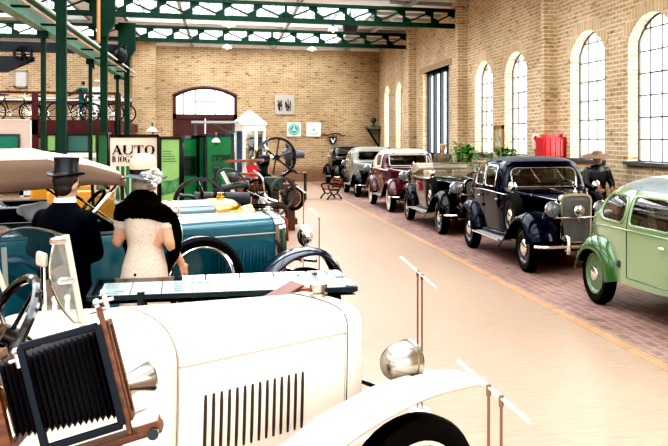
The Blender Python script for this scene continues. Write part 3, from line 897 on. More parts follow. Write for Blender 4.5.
    # undercarriage
    m=MB(); m.box((rx-.3,-.5,.28),(fx+.1,.5,.40)); m.box((fx-.06,-tr,.3),(fx+.06,tr,.36)); m.box((rx-.05,-tr,.3),(rx+.05,tr,.4)); m.build('chassis',M_BLACK,T,smooth=0)
    # bumpers
    bx=P['bumper']; m=MB()
    m.tube(spline([(bx-.12,-.74,.41),(bx-.02,-.6,.41),(bx+.03,0,.41),(bx-.02,.6,.41),(bx-.12,.74,.41)],6),.045,8,flat=.6)
    for y in (-.32,.32): m.tube(spline([(bx-.1,y,.34),(bx+.03,y,.32),(bx+.06,y,.41),(bx+.05,y,.50),(bx-.02,y,.54)],4),.028,8)
    for y in (-.32,.32): m.cyl((bx-.02,y,.40),(fx,y*1.1,.4),.025,6)
    fb=m.build('front_bumper',M_CHROME,T)
    if P.get('lampbar',True):
        m=MB(); m.cyl((P['lx'],-P['ly'],P['lz']-.12),(P['lx'],P['ly'],P['lz']-.12),.015,8); m.build('lamp_bar',M_CHROME,T)
    if P.get('badge'):
        m=MB(); c=V((Bx+.17,P['badge'],zt-.24)); m.lathe([(0,-.06),(.06,-.03),(.075,0),(.08,.02),(.06,.03),(0,.035)],c,(1,0,0),22); m.cyl(c-V((0,0,.15)),c-V((0,0,.06)),.012,6); m.build('spot_lamp',M_CHROME,T)
        for y in (-.55,.55):
            m=MB(); m.lathe([(0,-.05),(.035,-.03),(.045,0),(0,.01)],(bx-.25,y,.6),(1,0,0),14); m.build('horn',pm('red_lamp',(.2,.01,.01),.3),T)
    rbx=P.get('rbumper')
    if rbx:
        m=MB(); m.tube(spline([(rbx+.15,-.74,.44),(rbx,-.5,.44),(rbx-.03,0,.44),(rbx,.5,.44),(rbx+.15,.74,.44)],6),.04,8,flat=.6); m.build('rear_bumper',M_CHROME,T)
    # interior
    il=P.get('interior',M_LEATHER); zi=P.get('seatz',.78)
    m=MB(); m.box((P['seats'][1]-.35,-.62,.42),(P['cowl']-.05,.62,.46)); m.build('cabin_floor',M_BLACK,T,smooth=0)
    for y in (-.32,.32): seat(T,P['seats'][0],y,zi,.52,il,back=.48)
    seat(T,P['seats'][1],0,zi,1.16,il,back=.5)
    steering(T,(P['seats'][0]+.45,.32,B.g('zb',P['seats'][0])+P.get('swz',-.02)),.2,radians(35))
    return T,B

# ---- dark blue/black saloon ------------------------------------------------
def base_params():
    return dict(tail=-2.12,cowl=.55,rad=1.50,ws0=.12,ws1=.40,
      zs=[(-2.12,.52),(-1.7,.42),(-1,.38),(.55,.38),(1.5,.46)],
      zb=[(-2.12,.78),(-1.9,.95),(-1.4,1.06),(-.6,1.09),(.45,1.06),(1.5,.98)],
      zt=[(-2.12,.80),(-2.02,1.02),(-1.85,1.22),(-1.6,1.42),(-1.2,1.54),(-.6,1.60),(-.1,1.60),(.12,1.57),(.19,1.50),(.34,1.16),(.40,1.13),(.55,1.12),(1.5,1.08)],
      wb=[(-2.12,.36),(-1.9,.55),(-1.5,.67),(-.8,.73),(0,.72),(.30,.69),(.55,.60),(1.5,.265)],
      ws=[(-2.12,.30),(-1.9,.50),(-1.5,.60),(-.8,.68),(0,.66),(.55,.55),(1.5,.25)],
      n=[(-2.1,2.6),(-1.5,3.4),(-.6,4.4),(.3,4.6),(.45,3.0),(.55,2.6),(1.5,2.6)], tum=.07,
      fx=1.425,rx=-1.425,wr=.345,track=.68,fy=(.36,.83),ry=(.52,.84),
      ffender=[(1.86,.46),(1.80,.62),(1.62,.79),(1.40,.86),(1.10,.80),(.80,.60),(.58,.44),(.42,.36)],
      rfender=[(-.88,.40),(-.95,.58),(-1.15,.78),(-1.42,.85),(-1.70,.78),(-1.95,.60),(-2.12,.44)],
      board=(-.95,.50,.62,.82,.36),lx=1.58,ly=.40,lz=.92,lr=.115,bumper=2.02,rbumper=-2.28,
      seats=(-.15,-1.05),roofz=lambda x:1.53,rearx=-1.4)
P=base_params(); P.update(paint=pm('midnight_paint',(.003,.006,.016),.07,spec=.28),roofmat=pm('roof_skylight_grey',(.07,.07,.08),.6),  # roof grey carries the skylight reflection on the dark roof
  sidewin=[(-.52,-.02,1.13,1.46,.06),(-1.10,-.60,1.13,1.45,.07)],wscreen=(-.54,.54,1.14,1.43,.10),rearwin=(-.3,.3,1.2,1.38,.05),lz=.885,ly=.37,radbot=.40,radw=.25,
  doors=[(-.62,.28,.42),(-1.28,-.62,.5)],handlex=lambda a,b:b-.2,sparex=.72,sparey=.66,sparez=.74,badge=.001,capr=.12,step=.022)
saloon('vintage_saloon_car','midnight blue saloon with tall chrome radiator and side spare wheel, behind the green car',4.85,13.11,P)
# ---- green car nearest right -------------------------------------------------
P=base_params(); gp=pm('green_paint',(.25,.34,.19),.14,coat=.5); gf=pm('green_dark_paint',(.045,.115,.035),.12,coat=.6)
P.update(paint=gp,fendermat=gf,roofmat=pm('roof_grey_green',(.20,.225,.23),.4,noise=.1),
  tail=-2.20,
  zs=[(-2.2,.50),(-1.9,.42),(-1,.34),(.55,.36),(1.5,.46)],
  zb=[(-2.2,.60),(-2.0,.79),(-1.6,.92),(-.6,.955),(.6,.95),(1.5,.93)],
  zt=[(-2.2,.64),(-2.12,.86),(-1.98,1.08),(-1.75,1.26),(-1.4,1.40),(-1.0,1.475),(-.5,1.50),(.2,1.49),(.42,1.44),(.55,1.34),(.70,1.12),(.80,1.09),(1.5,1.04)],
  wb=[(-2.2,.30),(-2.05,.48),(-1.8,.60),(-1.3,.69),(-.6,.74),(.2,.73),(.6,.68),(.85,.58),(1.5,.28)],
  ws=[(-2.2,.26),(-2.05,.42),(-1.8,.55),(-1.3,.66),(-.6,.74),(0,.72),(.55,.58),(1.5,.26)],
  n=[(-2.1,2.3),(-1.5,2.7),(-.5,3.0),(.42,3.0),(1.5,2.6)],tum=.10,
  sidewin=[(-1.40,-.66,.985,1.275,.13),(-.55,.30,.975,1.285,.06)],wscreen=(-.5,.5,1.12,1.38,.06),cowl=.82,rearwin=(-.3,.3,1.15,1.33,.05),
  doors=[(-.60,.45,.42)],roofz=lambda x:1.345,rearx=-1.7,ws0=.42,ws1=.78,
  rfender=[(-.84,.34),(-.90,.55),(-1.10,.74),(-1.38,.80),(-1.66,.755),(-1.88,.60),(-2.0,.40)],ry=(.50,.82),rdrop=.17,
  rim=pm('green_rim',(.12,.20,.10),.3,coat=.3),capr=.09,interior=M_LEATHERT,trimmat=gp,framemat=gp,framer=.016,step=.018,badge=None,rbumper=None,handlex=lambda a,b:a+.75,board=None,seats=(-.05,-.95))
T,B=saloon('vintage_saloon_car','pale green rounded saloon with dark green fenders, nearest car at the right edge',4.85,7.81,P)
yy=-B.y_at(-.8,.54); m=MB(); m.box((-.84,yy-.012,.505),(-.76,yy+.01,.575)); m.build('rear_reflector',M_BLACK,T)
# ---- convertible ----------------------------------------------------------
P=base_params(); bk=pm('black_paint',(.004,.004,.005),.08,spec=.3)
P.update(paint=bk,doorpaint=pm('black_door_reflection',(.02,.016,.014),.08,coat=.7),  # door colour browned to carry the reflections in the panels
  fx=1.55,rx=-1.55,rad=1.62,cowl=.5,ws0=.1,ws1=.3,tail=-2.2,
  zt=[(-2.2,.7),(-1.9,.98),(-1.5,1.10),(.3,1.10),(.5,1.10),(1.62,1.06)],
  zb=[(-2.2,.6),(-1.9,.86),(-1.5,1.02),(.3,1.02),(.5,1.0),(1.62,.94)],
  wb=[(-2.2,.36),(-1.9,.55),(-1.5,.67),(-.8,.72),(0,.71),(.5,.60),(1.62,.27)],
  ws=[(-2.2,.30),(-1.9,.50),(-1.5,.60),(-.8,.68),(0,.66),(.5,.55),(1.62,.25)],
  n=2.6,open=(-1.35,.28),doors=[(-.75,.2,.42)],roofz=lambda x:9,
  ffender=[(2.02,.44),(1.97,.62),(1.78,.80),(1.55,.88),(1.22,.80),(.88,.58),(.62,.42),(.45,.36)],
  rfender=[(-.98,.38),(-1.06,.60),(-1.28,.80),(-1.55,.87),(-1.83,.78),(-2.06,.60),(-2.2,.44)],
  board=(-1.05,.55,.62,.82,.36),lx=1.70,ly=.44,lz=.90,lr=.13,bumper=2.12,rbumper=-2.35,sparex=.72,sparey=.68,sparez=.74,
  interior=pm('leather_cream',(.50,.38,.27),.5),seatz=.74,trimr=.012,trimdrop=-.03,wwall=pm('tyre_wall_grey',(.10,.10,.10),.6),rim=M_BLACK,doortop=lambda x:1.05,capr=.11)
T,B=saloon('vintage_convertible_car','open black convertible with beige folded hood, between the maroon and midnight blue cars',4.85,18.27,P)
m=MB()
m.tube([(.30,-.58,1.06),(.24,-.56,1.36),(.24,.56,1.36),(.30,.58,1.06)],.016,8); m.cyl((.27,0,1.06),(.24,0,1.36),.01,6)
f=m.build('windscreen_frame',M_CHROME,T); m=MB(); m.add([(.30,-.57,1.07),(.30,.57,1.07),(.24,.55,1.35),(.24,-.55,1.35)],[(0,1,2,3)]); m.build('windscreen',M_GLASSC,f)
m=MB(); sp=[]
for k in range(13):
    a=-pi/2+pi*k/12; sp.append((-1.42-.22*cos(a)+.22,.66*sin(a),1.17))
m.tube(sp,[.07+.05*sin(pi*k/12) for k in range(13)],12,flat=.9); m.tube([(p[0]+.02,p[1]*.96,1.27) for p in sp],.06,10); m.tube([(p[0]+.1,p[1]*.9,1.21) for p in sp],.05,10)
m.build('folded_hood',pm('beige_canvas',(.62,.52,.42),.85,noise=.15,bump=.3,nscale=12),T)
m=MB(); m.tube([(-1.3,-.70,1.12),(-.9,-.70,1.30),(-1.05,-.7,1.36),(-1.45,-.68,1.25)],.012,6); m.tube([(-1.3,.70,1.12),(-.9,.70,1.30),(-1.05,.7,1.36),(-1.45,.68,1.25)],.012,6); m.build('hood_iron',M_CHROME,T)
# ---- maroon cabriolet --------------------------------------------------------
P=base_params(); mr=pm('maroon_paint',(.06,.004,.010),.10,coat=.5)
cream=pm('cream_hood_fabric',(.62,.52,.40),.8,noise=.08)
P.update(paint=mr,roofmat=cream,doorpaint=pm('maroon_door_paint',(.075,.014,.012),.1,coat=.6),framemat=pm('white_trim',(.72,.70,.68),.3),framer=.028,
  sidewin=[(-.66,.08,1.12,1.45,.05)],wscreen=(-.52,.52,1.15,1.44,.05),rearwin=(-.25,.25,1.2,1.33,.04),
  doors=[(-.7,.3,.42)],roofz=lambda x:1.10 if x<-.70 else (1.475),trimmat=pm('white_trim',(.72,.70,.68),.3),trimr=.022,trimdrop=.02,
  rim=pm('cream_rim',(.60,.55,.45),.4),wwall=pm('white_wall_tyre',(.66,.62,.55),.6),capr=.09,wsmat=pm('white_trim',(.72,.70,.68),.3),step=.03)
saloon('vintage_cabriolet_car','maroon cabriolet with closed cream fabric top and whitewall tyres',4.85,23.55,P)
# ---- grey green saloon ----------------------------------------------------------
P=base_params(); gg=pm('grey_green_paint',(.29,.31,.27),.15,coat=.5)
P.update(paint=gg,fendermat=bk,roofmat=pm('grey_green_roof',(.30,.31,.27),.4),bonnetpaint=gg,
  sidewin=[(-.52,-.02,1.13,1.44,.06),(-1.10,-.60,1.13,1.43,.07)],wscreen=(-.50,.50,1.16,1.44,.06),rearwin=(-.3,.3,1.2,1.38,.05),
  doors=[(-.62,.28,.42),(-1.28,-.62,.5)],fx=1.3,rx=-1.3,step=.035,trimmat=gg)
saloon('vintage_saloon_car','grey-green saloon with black fenders behind the maroon cabriolet',4.85,29.3,P)
P=base_params(); 
P.update(paint=bk,roofmat=pm('dark_grey_top',(.10,.10,.09),.7),sidewin=[(-.52,-.02,1.13,1.44,.06),(-1.10,-.60,1.13,1.43,.07)],wscreen=(-.56,.56,1.14,1.46,.06),rearwin=(-.5,.5,1.16,1.42,.05),
  doors=[(-.62,.28,.42),(-1.28,-.62,.5)],step=.04)
saloon('vintage_touring_car','black car parked farthest down the row by the back wall',4.9,35.2,P)
# ================================================================ THE THREE OPEN CARS AND THE ENGINES ON THE LEFT
def front_world(P, taper): return P
# ---- cream car ------------------------------------------------
OC=(.417,4.323); RC=radians(26)
T=thing('vintage_open_car','cream open car in the foreground with louvred bonnet and wire wheels','car',(OC[0],OC[1],0),RC)
BC=Body(dict(zs=.42,zb=[(-3.2,1.0),(-1.3,1.01),(-.845,1.0),(0,1.0)],
  zt=[(-3.2,1.02),(-1.45,1.08),(-1.25,1.19),(-.845,1.165),(0,1.115)],
  wb=[(-3.2,.50),(-2.4,.56),(-1.3,.46),(-.845,.397),(0,.312)], ws=[(-3.2,.42),(-2.4,.5),(-1.3,.42),(-.845,.36),(0,.29)], n=[(-3,2.6),(-.845,2.5),(0,3.3)], tum=0))
m=MB(); m.grid(BC.rows(frange(-.84,0,20))); bo=m.build('bonnet',M_CREAM,T,smooth=50)
M_SEAM=pm('seam_brown',(.50,.42,.34),.5)
M_SLOT=pm('slot_dark',(.05,.03,.02),.6)
for k in range(14):
    x=-.725+.0365*k
    m=MB(); m.tube([(x,-(BC.y_at(x,z)+.003),z) for z in frange(.615,.865,6)],[.005]+[.007]*5+[.005],6); m.build('louvre',M_SLOT,bo)
m=MB()
for sg in (-1,1):
    m.tube([(x,sg*(BC.y_at(x,1.0)+.002),1.0) for x in frange(-.84,0,10)],.004,5)

for x in (-.845,-.012):
    m.tube([(x,y,z+.001) for (x_,y,z) in BC.rows([x])[0]],.0025,5)
m.build('bonnet_seam',M_SEAM,bo)
# body behind the bonnet with an open cockpit
xs=frange(-3.2,-.85,60); R=BC.rows(xs); m=MB(); nc=len(R[0])
flat=[p for r in R for p in r]; fs=[]
for i in range(len(R)-1):
    for k in range(nc-1):
        c=(R[i][k]+R[i+1][k+1])/2
        if -2.7<c.x<-1.32 and abs(c.y)<BC.g('wb',c.x)-.06 and c.z>.99: continue
        fs.append((i*nc+k,i*nc+k+1,(i+1)*nc+k+1,(i+1)*nc+k))
m.add(flat,fs); m.build('body',M_CREAM,T,smooth=50,mods=[('solid',.02)])
m=MB(); m.box((-2.7,-.42,.40),(-1.3,.42,.44)); m.build('cabin_floor',M_LEATHER,T,smooth=0)
m=MB(); m.tube([(-1.33,y,BC.g('zt',-1.33)-.02-abs(y)**2*.6) for y in frange(-.42,.42,14)],.022,8); m.build('dashboard_rim',M_WOOD,T)
m=MB(); m.box((-1.34,-.40,.85),(-1.31,.40,1.12)); db=m.build('dashboard',M_WOOD,T)
for y in (-.22,-.08,.1,.24):
    m=MB(); m.lathe([(0,0),(.04,0),(.045,.01),(.04,.018),(0,.018)],(-1.345,y,1.03),(-1,0,0),16); m.build('gauge',M_CHROME,db)
seat(T,-2.05,-.2,.72,.4,M_LEATHER); seat(T,-2.05,.22,.72,.4,M_LEATHER)
steering(T,(-1.47,-.37,1.22),.21,radians(30),pm('glossy_black_wheel',(.008,.008,.008),.12,coat=.5),rim=.017)
# radiator
m=MB(); S1=BC.rows([0])[0]
rows=[[V((.0,p.y*1.02,p.z*1.0+.005)) for p in S1],[V((.075,p.y*1.03,p.z+.005)) for p in S1],[V((.09,p.y*.98,p.z-.01)) for p in S1],[V((.09,p.y*.86,.42+(p.z-.42)*.92)) for p in S1]]
m.grid(rows); ra=m.build('radiator_shell',M_CREAM,T,smooth=50)
m=MB(); r_=[V((.07,p.y*.87,.42+(p.z-.42)*.925)) for p in S1]; m.add(r_,[tuple(range(len(r_)))]); m.build('radiator_core',M_DARKM,ra)
m=MB(); m.lathe([(.045,0),(.045,.02),(.03,.025),(.032,.045),(.044,.047),(.044,.065),(.0,.07)],(.04,0,1.115),(0,0,1),20); m.build('radiator_cap',M_NICKEL,ra)
# fenders
for sg in (-1,1):
    fender('front_fender',T,M_CREAM,[(-1.0,.32),(-.86,.50),(-.60,.62),(-.32,.752),(-.05,.82),(.12,.838),(.26,.838),(.355,.832),(.375,.805)],.58,.86,sg,dout=.02,din=.02,thick=.015,nseg=6)
    m=MB(); rows=[]
    for x,z in [(-.9,.42),(-.6,.605),(-.32,.737),(-.05,.806),(.15,.823),(.3,.822)]: rows.append([V((x,sg*.58,z)),V((x,sg*.56,z-.05)),V((x,sg*.50,z-.16 if abs(x)>.5 else z-.10))])
    m.grid(rows); m.build('fender_valance',M_CREAM,T,mods=[('solid',.008)])
    m=MB(); m.box((-2.3,min(sg*.45,sg*.85),.29),(-.98,max(sg*.45,sg*.85),.33)); m.build('running_board',M_LEATHER,T)
    wheel(T,(.055,sg*.72,.35),.35,.115,sg,M_CREAM,M_NICKEL,cap=.04,spokes=48,rimr=.70)
    wheel(T,(-2.7,sg*.72,.36),.36,.115,sg,M_CREAM,M_NICKEL,cap=.04,spokes=24,rimr=.70)
    lamp(T,(.20,sg*.50,.865),.095,fwd=(1,0,-.05),mat=M_NICKEL,stalk=(.16,sg*.48,.70),deep=1.35)
    m=MB(); m.tube([(.42,sg*.3,.50),(.2,sg*.3,.46),(-.6,sg*.3,.44)],.03,8); m.build('dumb_iron',M_CREAM,T)
m=MB(); m.cyl((.16,-.5,.72),(.16,.5,.72),.014,8); m.build('lamp_bar',M_NICKEL,T)
m=MB(); m.bar((.10,-.60,.765),(.28,-.60,.765),.06,.012); m.build('fender_bracket',M_WOODT,T,smooth=0)
m=MB(); m.cyl((.055,-.70,.34),(.055,.70,.34),.025,8); m.cyl((-2.7,-.70,.34),(-2.7,.70,.34),.03,8); m.box((-2.9,-.3,.36),(.1,.3,.44)); m.build('chassis',M_BLACK,T)
c=V((-1.06,-.64,1.055)); m=MB(); m.lathe([(0,-.12),(.018,-.118),(.024,-.10),(.034,-.06),(.046,-.02),(.054,.0),(.057,.005),(.055,.012)],c,(1,0,.12),28); m.cyl(c+V((-.03,0,-.03)),(-1.08,-.44,.93),.010,8); sl=m.build('side_lamp',M_NICKEL,T)
m=MB(); m.lathe([(.054,.008),(.03,.018),(0,.022)],c,(1,0,.12),24); m.build('lens',pm('lamp_lens',(.17,.18,.18),.06,coat=1,noise=.5,nscale=30),sl)
# windscreen: raked frameless pane with curved upper edge, near post and wind wing
bz=1.235
M_POST=pm('post_cream',(.62,.54,.44),.3)
m=MB(); m.bar((-1.215,.60,bz-.03),(-1.275,.60,1.40),.012,.02); m.build('windscreen_post',M_POST,T)
m=MB(); m.bar((-1.215,-.44,bz-.03),(-1.275,-.44,1.555),.012,.02); (lambda *q:0)((-1.215,.60,bz-.03),(-1.275,.60,1.40),.012,.02); pf=m.build('windscreen_post',M_POST,T)
arc=[]
for k in range(15):
    y=-.44+1.04*k/14; q=(y+.44)/1.04; z=1.553+.012*sin(q*pi*.7)-.12*q**2.4; arc.append((-1.215-.06*((z-bz)/.31),y,z))
m=MB(); m.add([(-1.215,.60,bz-.02),(-1.215,-.44,bz-.02)]+arc,[tuple(range(17))]); m.build('windscreen',glass('screen_glass',(.70,.78,.79),.12),T,smooth=0)
m=MB(); m.tube(arc,.005,6); m.build('windscreen_rim',M_CHROME,pf)
# wind wing hinged on the near post
A=V((-1.275,-.44,1.55)); Bp=V((-1.215,-.44,1.24)); d=V((-.17,-.05,0)).normalized()
pts=[A]+[A.lerp(Bp,k/10)+d*(.09*sin(pi*min(1,k/10*.8+.1))**.8) for k in range(0,11)]+[Bp]
m=MB(); m.add(pts,[tuple(range(len(pts)))]); m.build('wind_wing',glass('wing_glass',(.70,.80,.82),.5,rough=.04,opac=.12,ocol=(.75,.85,.88)),T,smooth=0)
m=MB(); m.tube(pts,.004,5); m.build('wind_wing_rim',M_CHROME,T)
for q in (.04,.5):
    c=A.lerp(Bp,q); m=MB(); m.cyl(c-V((.01,.01,0)),c+d*.06,.012,8); m.build('wing_clamp',M_CHROME,T)
# interior mirror on a slanted arm
c=V((-1.24,.02,1.40))
# (position found from the photograph: left of the post, seen through the pane)
m=MB(); m.cbox((-1.33,-.35,1.465),(.022,.085,.055)); mi=m.build('mirror_back',pm('mirror_beige',(.62,.50,.40),.4),T,mods=[('bevel',.012,2)])
m=MB(); m.cyl((-1.32,-.33,1.45),(-1.25,-.10,1.20),.009,8); m.build('mirror_arm',M_CHROME,mi)
# small white clips on bonnet edge
for x in (-1.08,-1.13):
    m=MB(); m.cyl((x,.18,1.16),(x,.18,1.22),.010,8); m.ball((x,.18,1.225),.014,8); m.build('cowl_catch',M_WHITE,T)

# ---- blue tourer ------------------------------------------------
OB=(.362,8.576); RB=radians(20)
M_BLUE=pm('teal_paint',(.022,.105,.135),.13,coat=.5); M_BLUED=pm('navy_fender_paint',(.004,.010,.028),.10,coat=.5)
T=thing('vintage_touring_car','teal blue open tourer with beige canvas top behind the two dressed figures','car',(OB[0],OB[1],0),RB)
BB=Body(dict(zs=.48,zb=[(-4.0,1.12),(-1.25,1.12),(-.9,1.06),(0,1.035)],
  zt=[(-4,1.16),(-1.35,1.16),(-1.15,1.20),(-.9,1.20),(0,1.19)],
  wb=[(-4.0,.55),(-3.2,.66),(-1.4,.62),(-.9,.42),(0,.30)], ws=[(-4.0,.5),(-3.2,.6),(-1.4,.58),(-.9,.40),(0,.29)], n=[(-3,2.8),(0,2.4)], tum=0))
m=MB(); m.grid(BB.rows(frange(-.89,0,20))); bo=m.build('bonnet',M_BLUE,T,smooth=50)
for k in range(16):
    x=-.60+.0345*k
    m=MB(); m.tube([(x,-(BB.y_at(x,z)+.004),z) for z in frange(.62,.90,6)],[.003]+[.009]*5+[.003],6); m.build('louvre',M_BLUE,bo)
m=MB()
m.tube([(x,-(BB.y_at(x,1.02)+.004),1.02) for x in frange(-.89,0,10)],.009,6)
m.tube([(x,(BB.y_at(x,1.02)+.004),1.02) for x in frange(-.89,0,10)],.009,6)
m.tube([(x,0,BB.g('zt',x)+.002) for x in frange(-.89,0,10)],.006,6)
m.tube([(-.895,y,z+.002) for (x_,y,z) in BB.rows([-.895])[0]],.006,6); m.build('bonnet_trim',pm('trim_pale',(.45,.50,.48),.25,metal=.6),bo)
xs=frange(-4.0,-.9,70); R=BB.rows(xs); m=MB(); nc=len(R[0]); flat=[p for r in R for p in r]; fs=[]
for i in range(len(R)-1):
    for k in range(nc-1):
        c=(R[i][k]+R[i+1][k+1])/2
        if (-2.15<c.x<-1.35 or -3.7<c.x<-2.4) and abs(c.y)<BB.g('wb',c.x)-.06 and c.z>1.10: continue
        fs.append((i*nc+k,i*nc+k+1,(i+1)*nc+k+1,(i+1)*nc+k))
fs.append(tuple(range(nc)))
m.add(flat,fs); m.build('body',M_BLUE,T,smooth=50,mods=[('solid',.03)])
m=MB()
for sg in (-1,1): m.tube([(x,sg*(BB.g('wb',x)-.02),1.135) for x in frange(-3.9,-1.3,30)],.022,8)
m.build('cockpit_coaming',pm('coaming_dark',(.03,.045,.05),.35),T)
m=MB(); m.box((-3.7,-.6,.50),(-1.2,.6,.54)); m.build('cabin_floor',M_BLACK,T,smooth=0)
seat(T,-1.98,0,.82,1.1,M_LEATHER,back=.30); seat(T,-3.25,0,.82,1.1,M_LEATHER,back=.30)
steering(T,(-1.62,-.28,1.30),.20,radians(35),M_BLACK)
# radiator
S1=BB.rows([0])[0]
m=MB(); rows=[[V((.0,p.y*1.03,p.z+.006)) for p in S1],[V((.10,p.y*1.04,p.z+.006)) for p in S1],[V((.12,p.y*.98,p.z-.012)) for p in S1],[V((.12,p.y*.84,.48+(p.z-.48)*.88)) for p in S1]]
m.grid(rows); ra=m.build('radiator_shell',pm('radiator_steel',(.40,.43,.45),.12,metal=1),T,smooth=50)
m=MB(); r_=[V((.10,p.y*.86,.48+(p.z-.48)*.90)) for p in S1]; m.add(r_,[tuple(range(len(r_)))]); m.build('radiator_core',M_DARKM,ra)
m=MB(); m.lathe([(.05,0),(.05,.03),(.03,.035),(.03,.05),(0,.055)],(.06,0,1.19),(0,0,1),16); m.build('radiator_cap',M_CHROME,ra)
m=MB(); c=V((.16,-.16,1.02)); m.prism([(-.05,-.10),(.05,-.10),(.03,.10),(-.0,.12)],c,(.3,-.95,0),(0,0,1),(.008,0,0)); m.build('enamel_badge',pm('enamel_red',(.55,.10,.04),.3),ra)
m=MB(); m.prism([(-.03,-.02),(.03,-.02),(.02,.04),(-.02,.05)],c+V((.012,0,-.05)),(.3,-.95,0),(0,0,1),(.006,0,0)); m.build('enamel_band',pm('enamel_yellow',(.8,.55,.10),.3),ra)
for sg in (-1,1):
    fender('front_fender',T,M_BLUED,[(-.95,.34),(-.62,.46),(-.38,.68),(-.14,.86),(.08,.92),(.26,.89),(.38,.79),(.45,.66)],.60,.88,sg,dout=.05,din=.02,thick=.015)
    fender('rear_fender',T,M_BLUED,[(-2.75,.40),(-2.85,.62),(-3.1,.84),(-3.35,.88),(-3.65,.74),(-3.8,.5)],.62,.90,sg,dout=.05,din=.02,thick=.015)
    m=MB(); m.box((-2.75,min(sg*.58,sg*.88),.32),(-.92,max(sg*.58,sg*.88),.36)); m.build('running_board',M_BLACK,T)
    wheel(T,(.08,sg*.74,.37),.37,.12,sg,M_BLUE,M_CHROME,cap=.07,spokes=0)
    wheel(T,(-3.3,sg*.74,.37),.37,.12,sg,M_BLUE,M_CHROME,cap=.07,spokes=0)
    lamp(T,(.30,sg*.30,.97),.105,mat=M_CHROME,stalk=(.26,sg*.32,.72),deep=.55)
    # spare wheel sunk in the fender: bare rim without centre
    c=V((-.80,sg*.60,.70)); m=MB(); r=.365
    m.lathe([(r*.74,-.05),(r*.80,-.06),(r*.93,-.06),(r,-.035),(r,.035),(r*.93,.06),(r*.80,.06),(r*.74,.05),(r*.74,-.05)],c,(0,sg,0),48); sp=m.build('spare_wheel',M_RUBBER,T)
    m=MB(); m.lathe([(r*.745,-.04),(r*.70,-.03),(r*.68,.0),(r*.70,.04),(r*.76,.062),(r*.78,.058)],c,(0,sg,0),48); m.build('rim',M_CHROME,sp)
    m=MB(); m.lathe([(r*1.0,.03),(r*1.02,-.02),(r*1.0,-.06)],c+V((0,-sg*.0,.0)),(0,sg,0),40,a0=0,a1=2*pi); m.build('wheel_band',M_BLUED,sp)
m=MB(); m.tube([(.36,-.42,.74),(.30,0,.72),(.36,.42,.74)],.016,8); m.build('lamp_bar',M_CHROME,T)
m=MB(); m.tube(spline([(.50,-.75,.52),(.56,0,.52),(.50,.75,.52)],6),.03,8); m.cyl((.53,-.3,.52),(.1,-.3,.5),.02,6); m.cyl((.53,.3,.52),(.1,.3,.5),.02,6); m.build('front_bumper',M_CHROME,T)
m=MB(); m.cyl((.08,-.74,.35),(.08,.74,.35),.03,8); m.cyl((-3.3,-.74,.35),(-3.3,.74,.35),.03,8); m.box((-3.9,-.35,.38),(.2,.35,.5)); m.build('chassis',M_BLACK,T)
# canvas top (thin shell on hoops), higher at the rear, front edge dropping to the windscreen
M_CANV=pm('canvas_beige',(.56,.46,.37),.9,noise=.06,bump=.4,nscale=14)
rows=[]
for x,z,w,dr in ((-1.40,1.62,.56,.07),(-1.45,1.67,.62,.10),(-1.7,1.755,.68,.17),(-1.95,1.80,.69,.24),(-2.0,1.815,.69,.25),(-2.5,1.81,.69,.27),(-2.85,1.83,.69,.28),(-2.9,1.83,.69,.28),(-3.4,1.80,.68,.30),(-3.95,1.66,.62,.40),(-4.1,1.3,.56,.10)):
    row=[]
    for k in range(25):
        t=-1+2*k/24
        if abs(t)<.72:
            y=t/.72*w; zz=z-.05*(t/.72)**2
        else:
            q=(abs(t)-.72)/.28; y=math.copysign(w+.03*sin(q*pi/2),t); zz=z-.05-dr*q
        row.append(V((x,y,zz)))
    rows.append(row)
m=MB(); m.grid([r[3:22] for r in rows]); cv=m.build('canvas_top',M_CANV,T,smooth=60,mods=[('solid',.012)])
M_VAL=pm('canvas_valance_brown_shaded',(.15,.10,.07),.9,noise=.1,nscale=5)  # brown valance, darkened further for the shade on its hanging side
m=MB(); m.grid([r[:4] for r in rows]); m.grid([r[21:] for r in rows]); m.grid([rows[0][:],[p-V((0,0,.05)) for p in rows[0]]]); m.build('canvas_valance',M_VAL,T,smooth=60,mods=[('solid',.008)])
for x,z in ((-1.44,1.62),(-1.97,1.77),(-2.87,1.78)):
    m=MB(); m.tube(spline([(x,-.66,z-.22 if x<-1.6 else z-.05),(x,-.6,z-.04),(x,0,z),(x,.6,z-.04),(x,.66,z-.22 if x<-1.6 else z-.05)],5),.014,6); m.build('hoop',M_WOODT,cv)
for sg in (-1,1):
    m=MB(); m.cyl((-1.42,sg*.58,1.58),(-1.80,sg*.60,1.14),.013,6); m.cyl((-1.42,sg*.58,1.17),(-1.80,sg*.6,1.46),.010,6); m.build('hood_iron',M_CHROME if sg<0 else M_BLACK,T)
    m=MB(); m.cyl((-2.87,sg*.66,1.56),(-3.4,sg*.62,1.15),.016,6); m.build('hood_iron',M_BLACK,T)
m=MB(); m.tube([(-1.40,-.52,1.16),(-1.42,-.52,1.60),(-1.42,.52,1.60),(-1.40,.52,1.16)],.014,8); wf=m.build('windscreen_frame',M_BLACK,T)
m=MB(); m.add([(-1.40,-.51,1.17),(-1.42,-.51,1.59),(-1.42,.51,1.59),(-1.40,.51,1.17)],[(0,1,2,3)]); m.build('windscreen',M_GLASSP,wf,smooth=0)
# draped white cloth on the seat back
p=bp(33,209,7.7)
m=MB(); m.ball((0,0,0),(.11,.08,.05),16); m.ball((.07,0,.02),(.08,.07,.05),14); m.ball((-.07,.01,-.01),(.07,.08,.055),14); m.ball((-.02,-.05,-.05),(.05,.04,.06),12)
o=m.build('folded_cloth',pm('white_cloth',(.72,.74,.76),.8,bump=.6,nscale=10),None,mods=[('remesh',.018,4)]); o.location=p; tag(o,'crumpled white cloth lying on the side of the teal tourer','cloth')

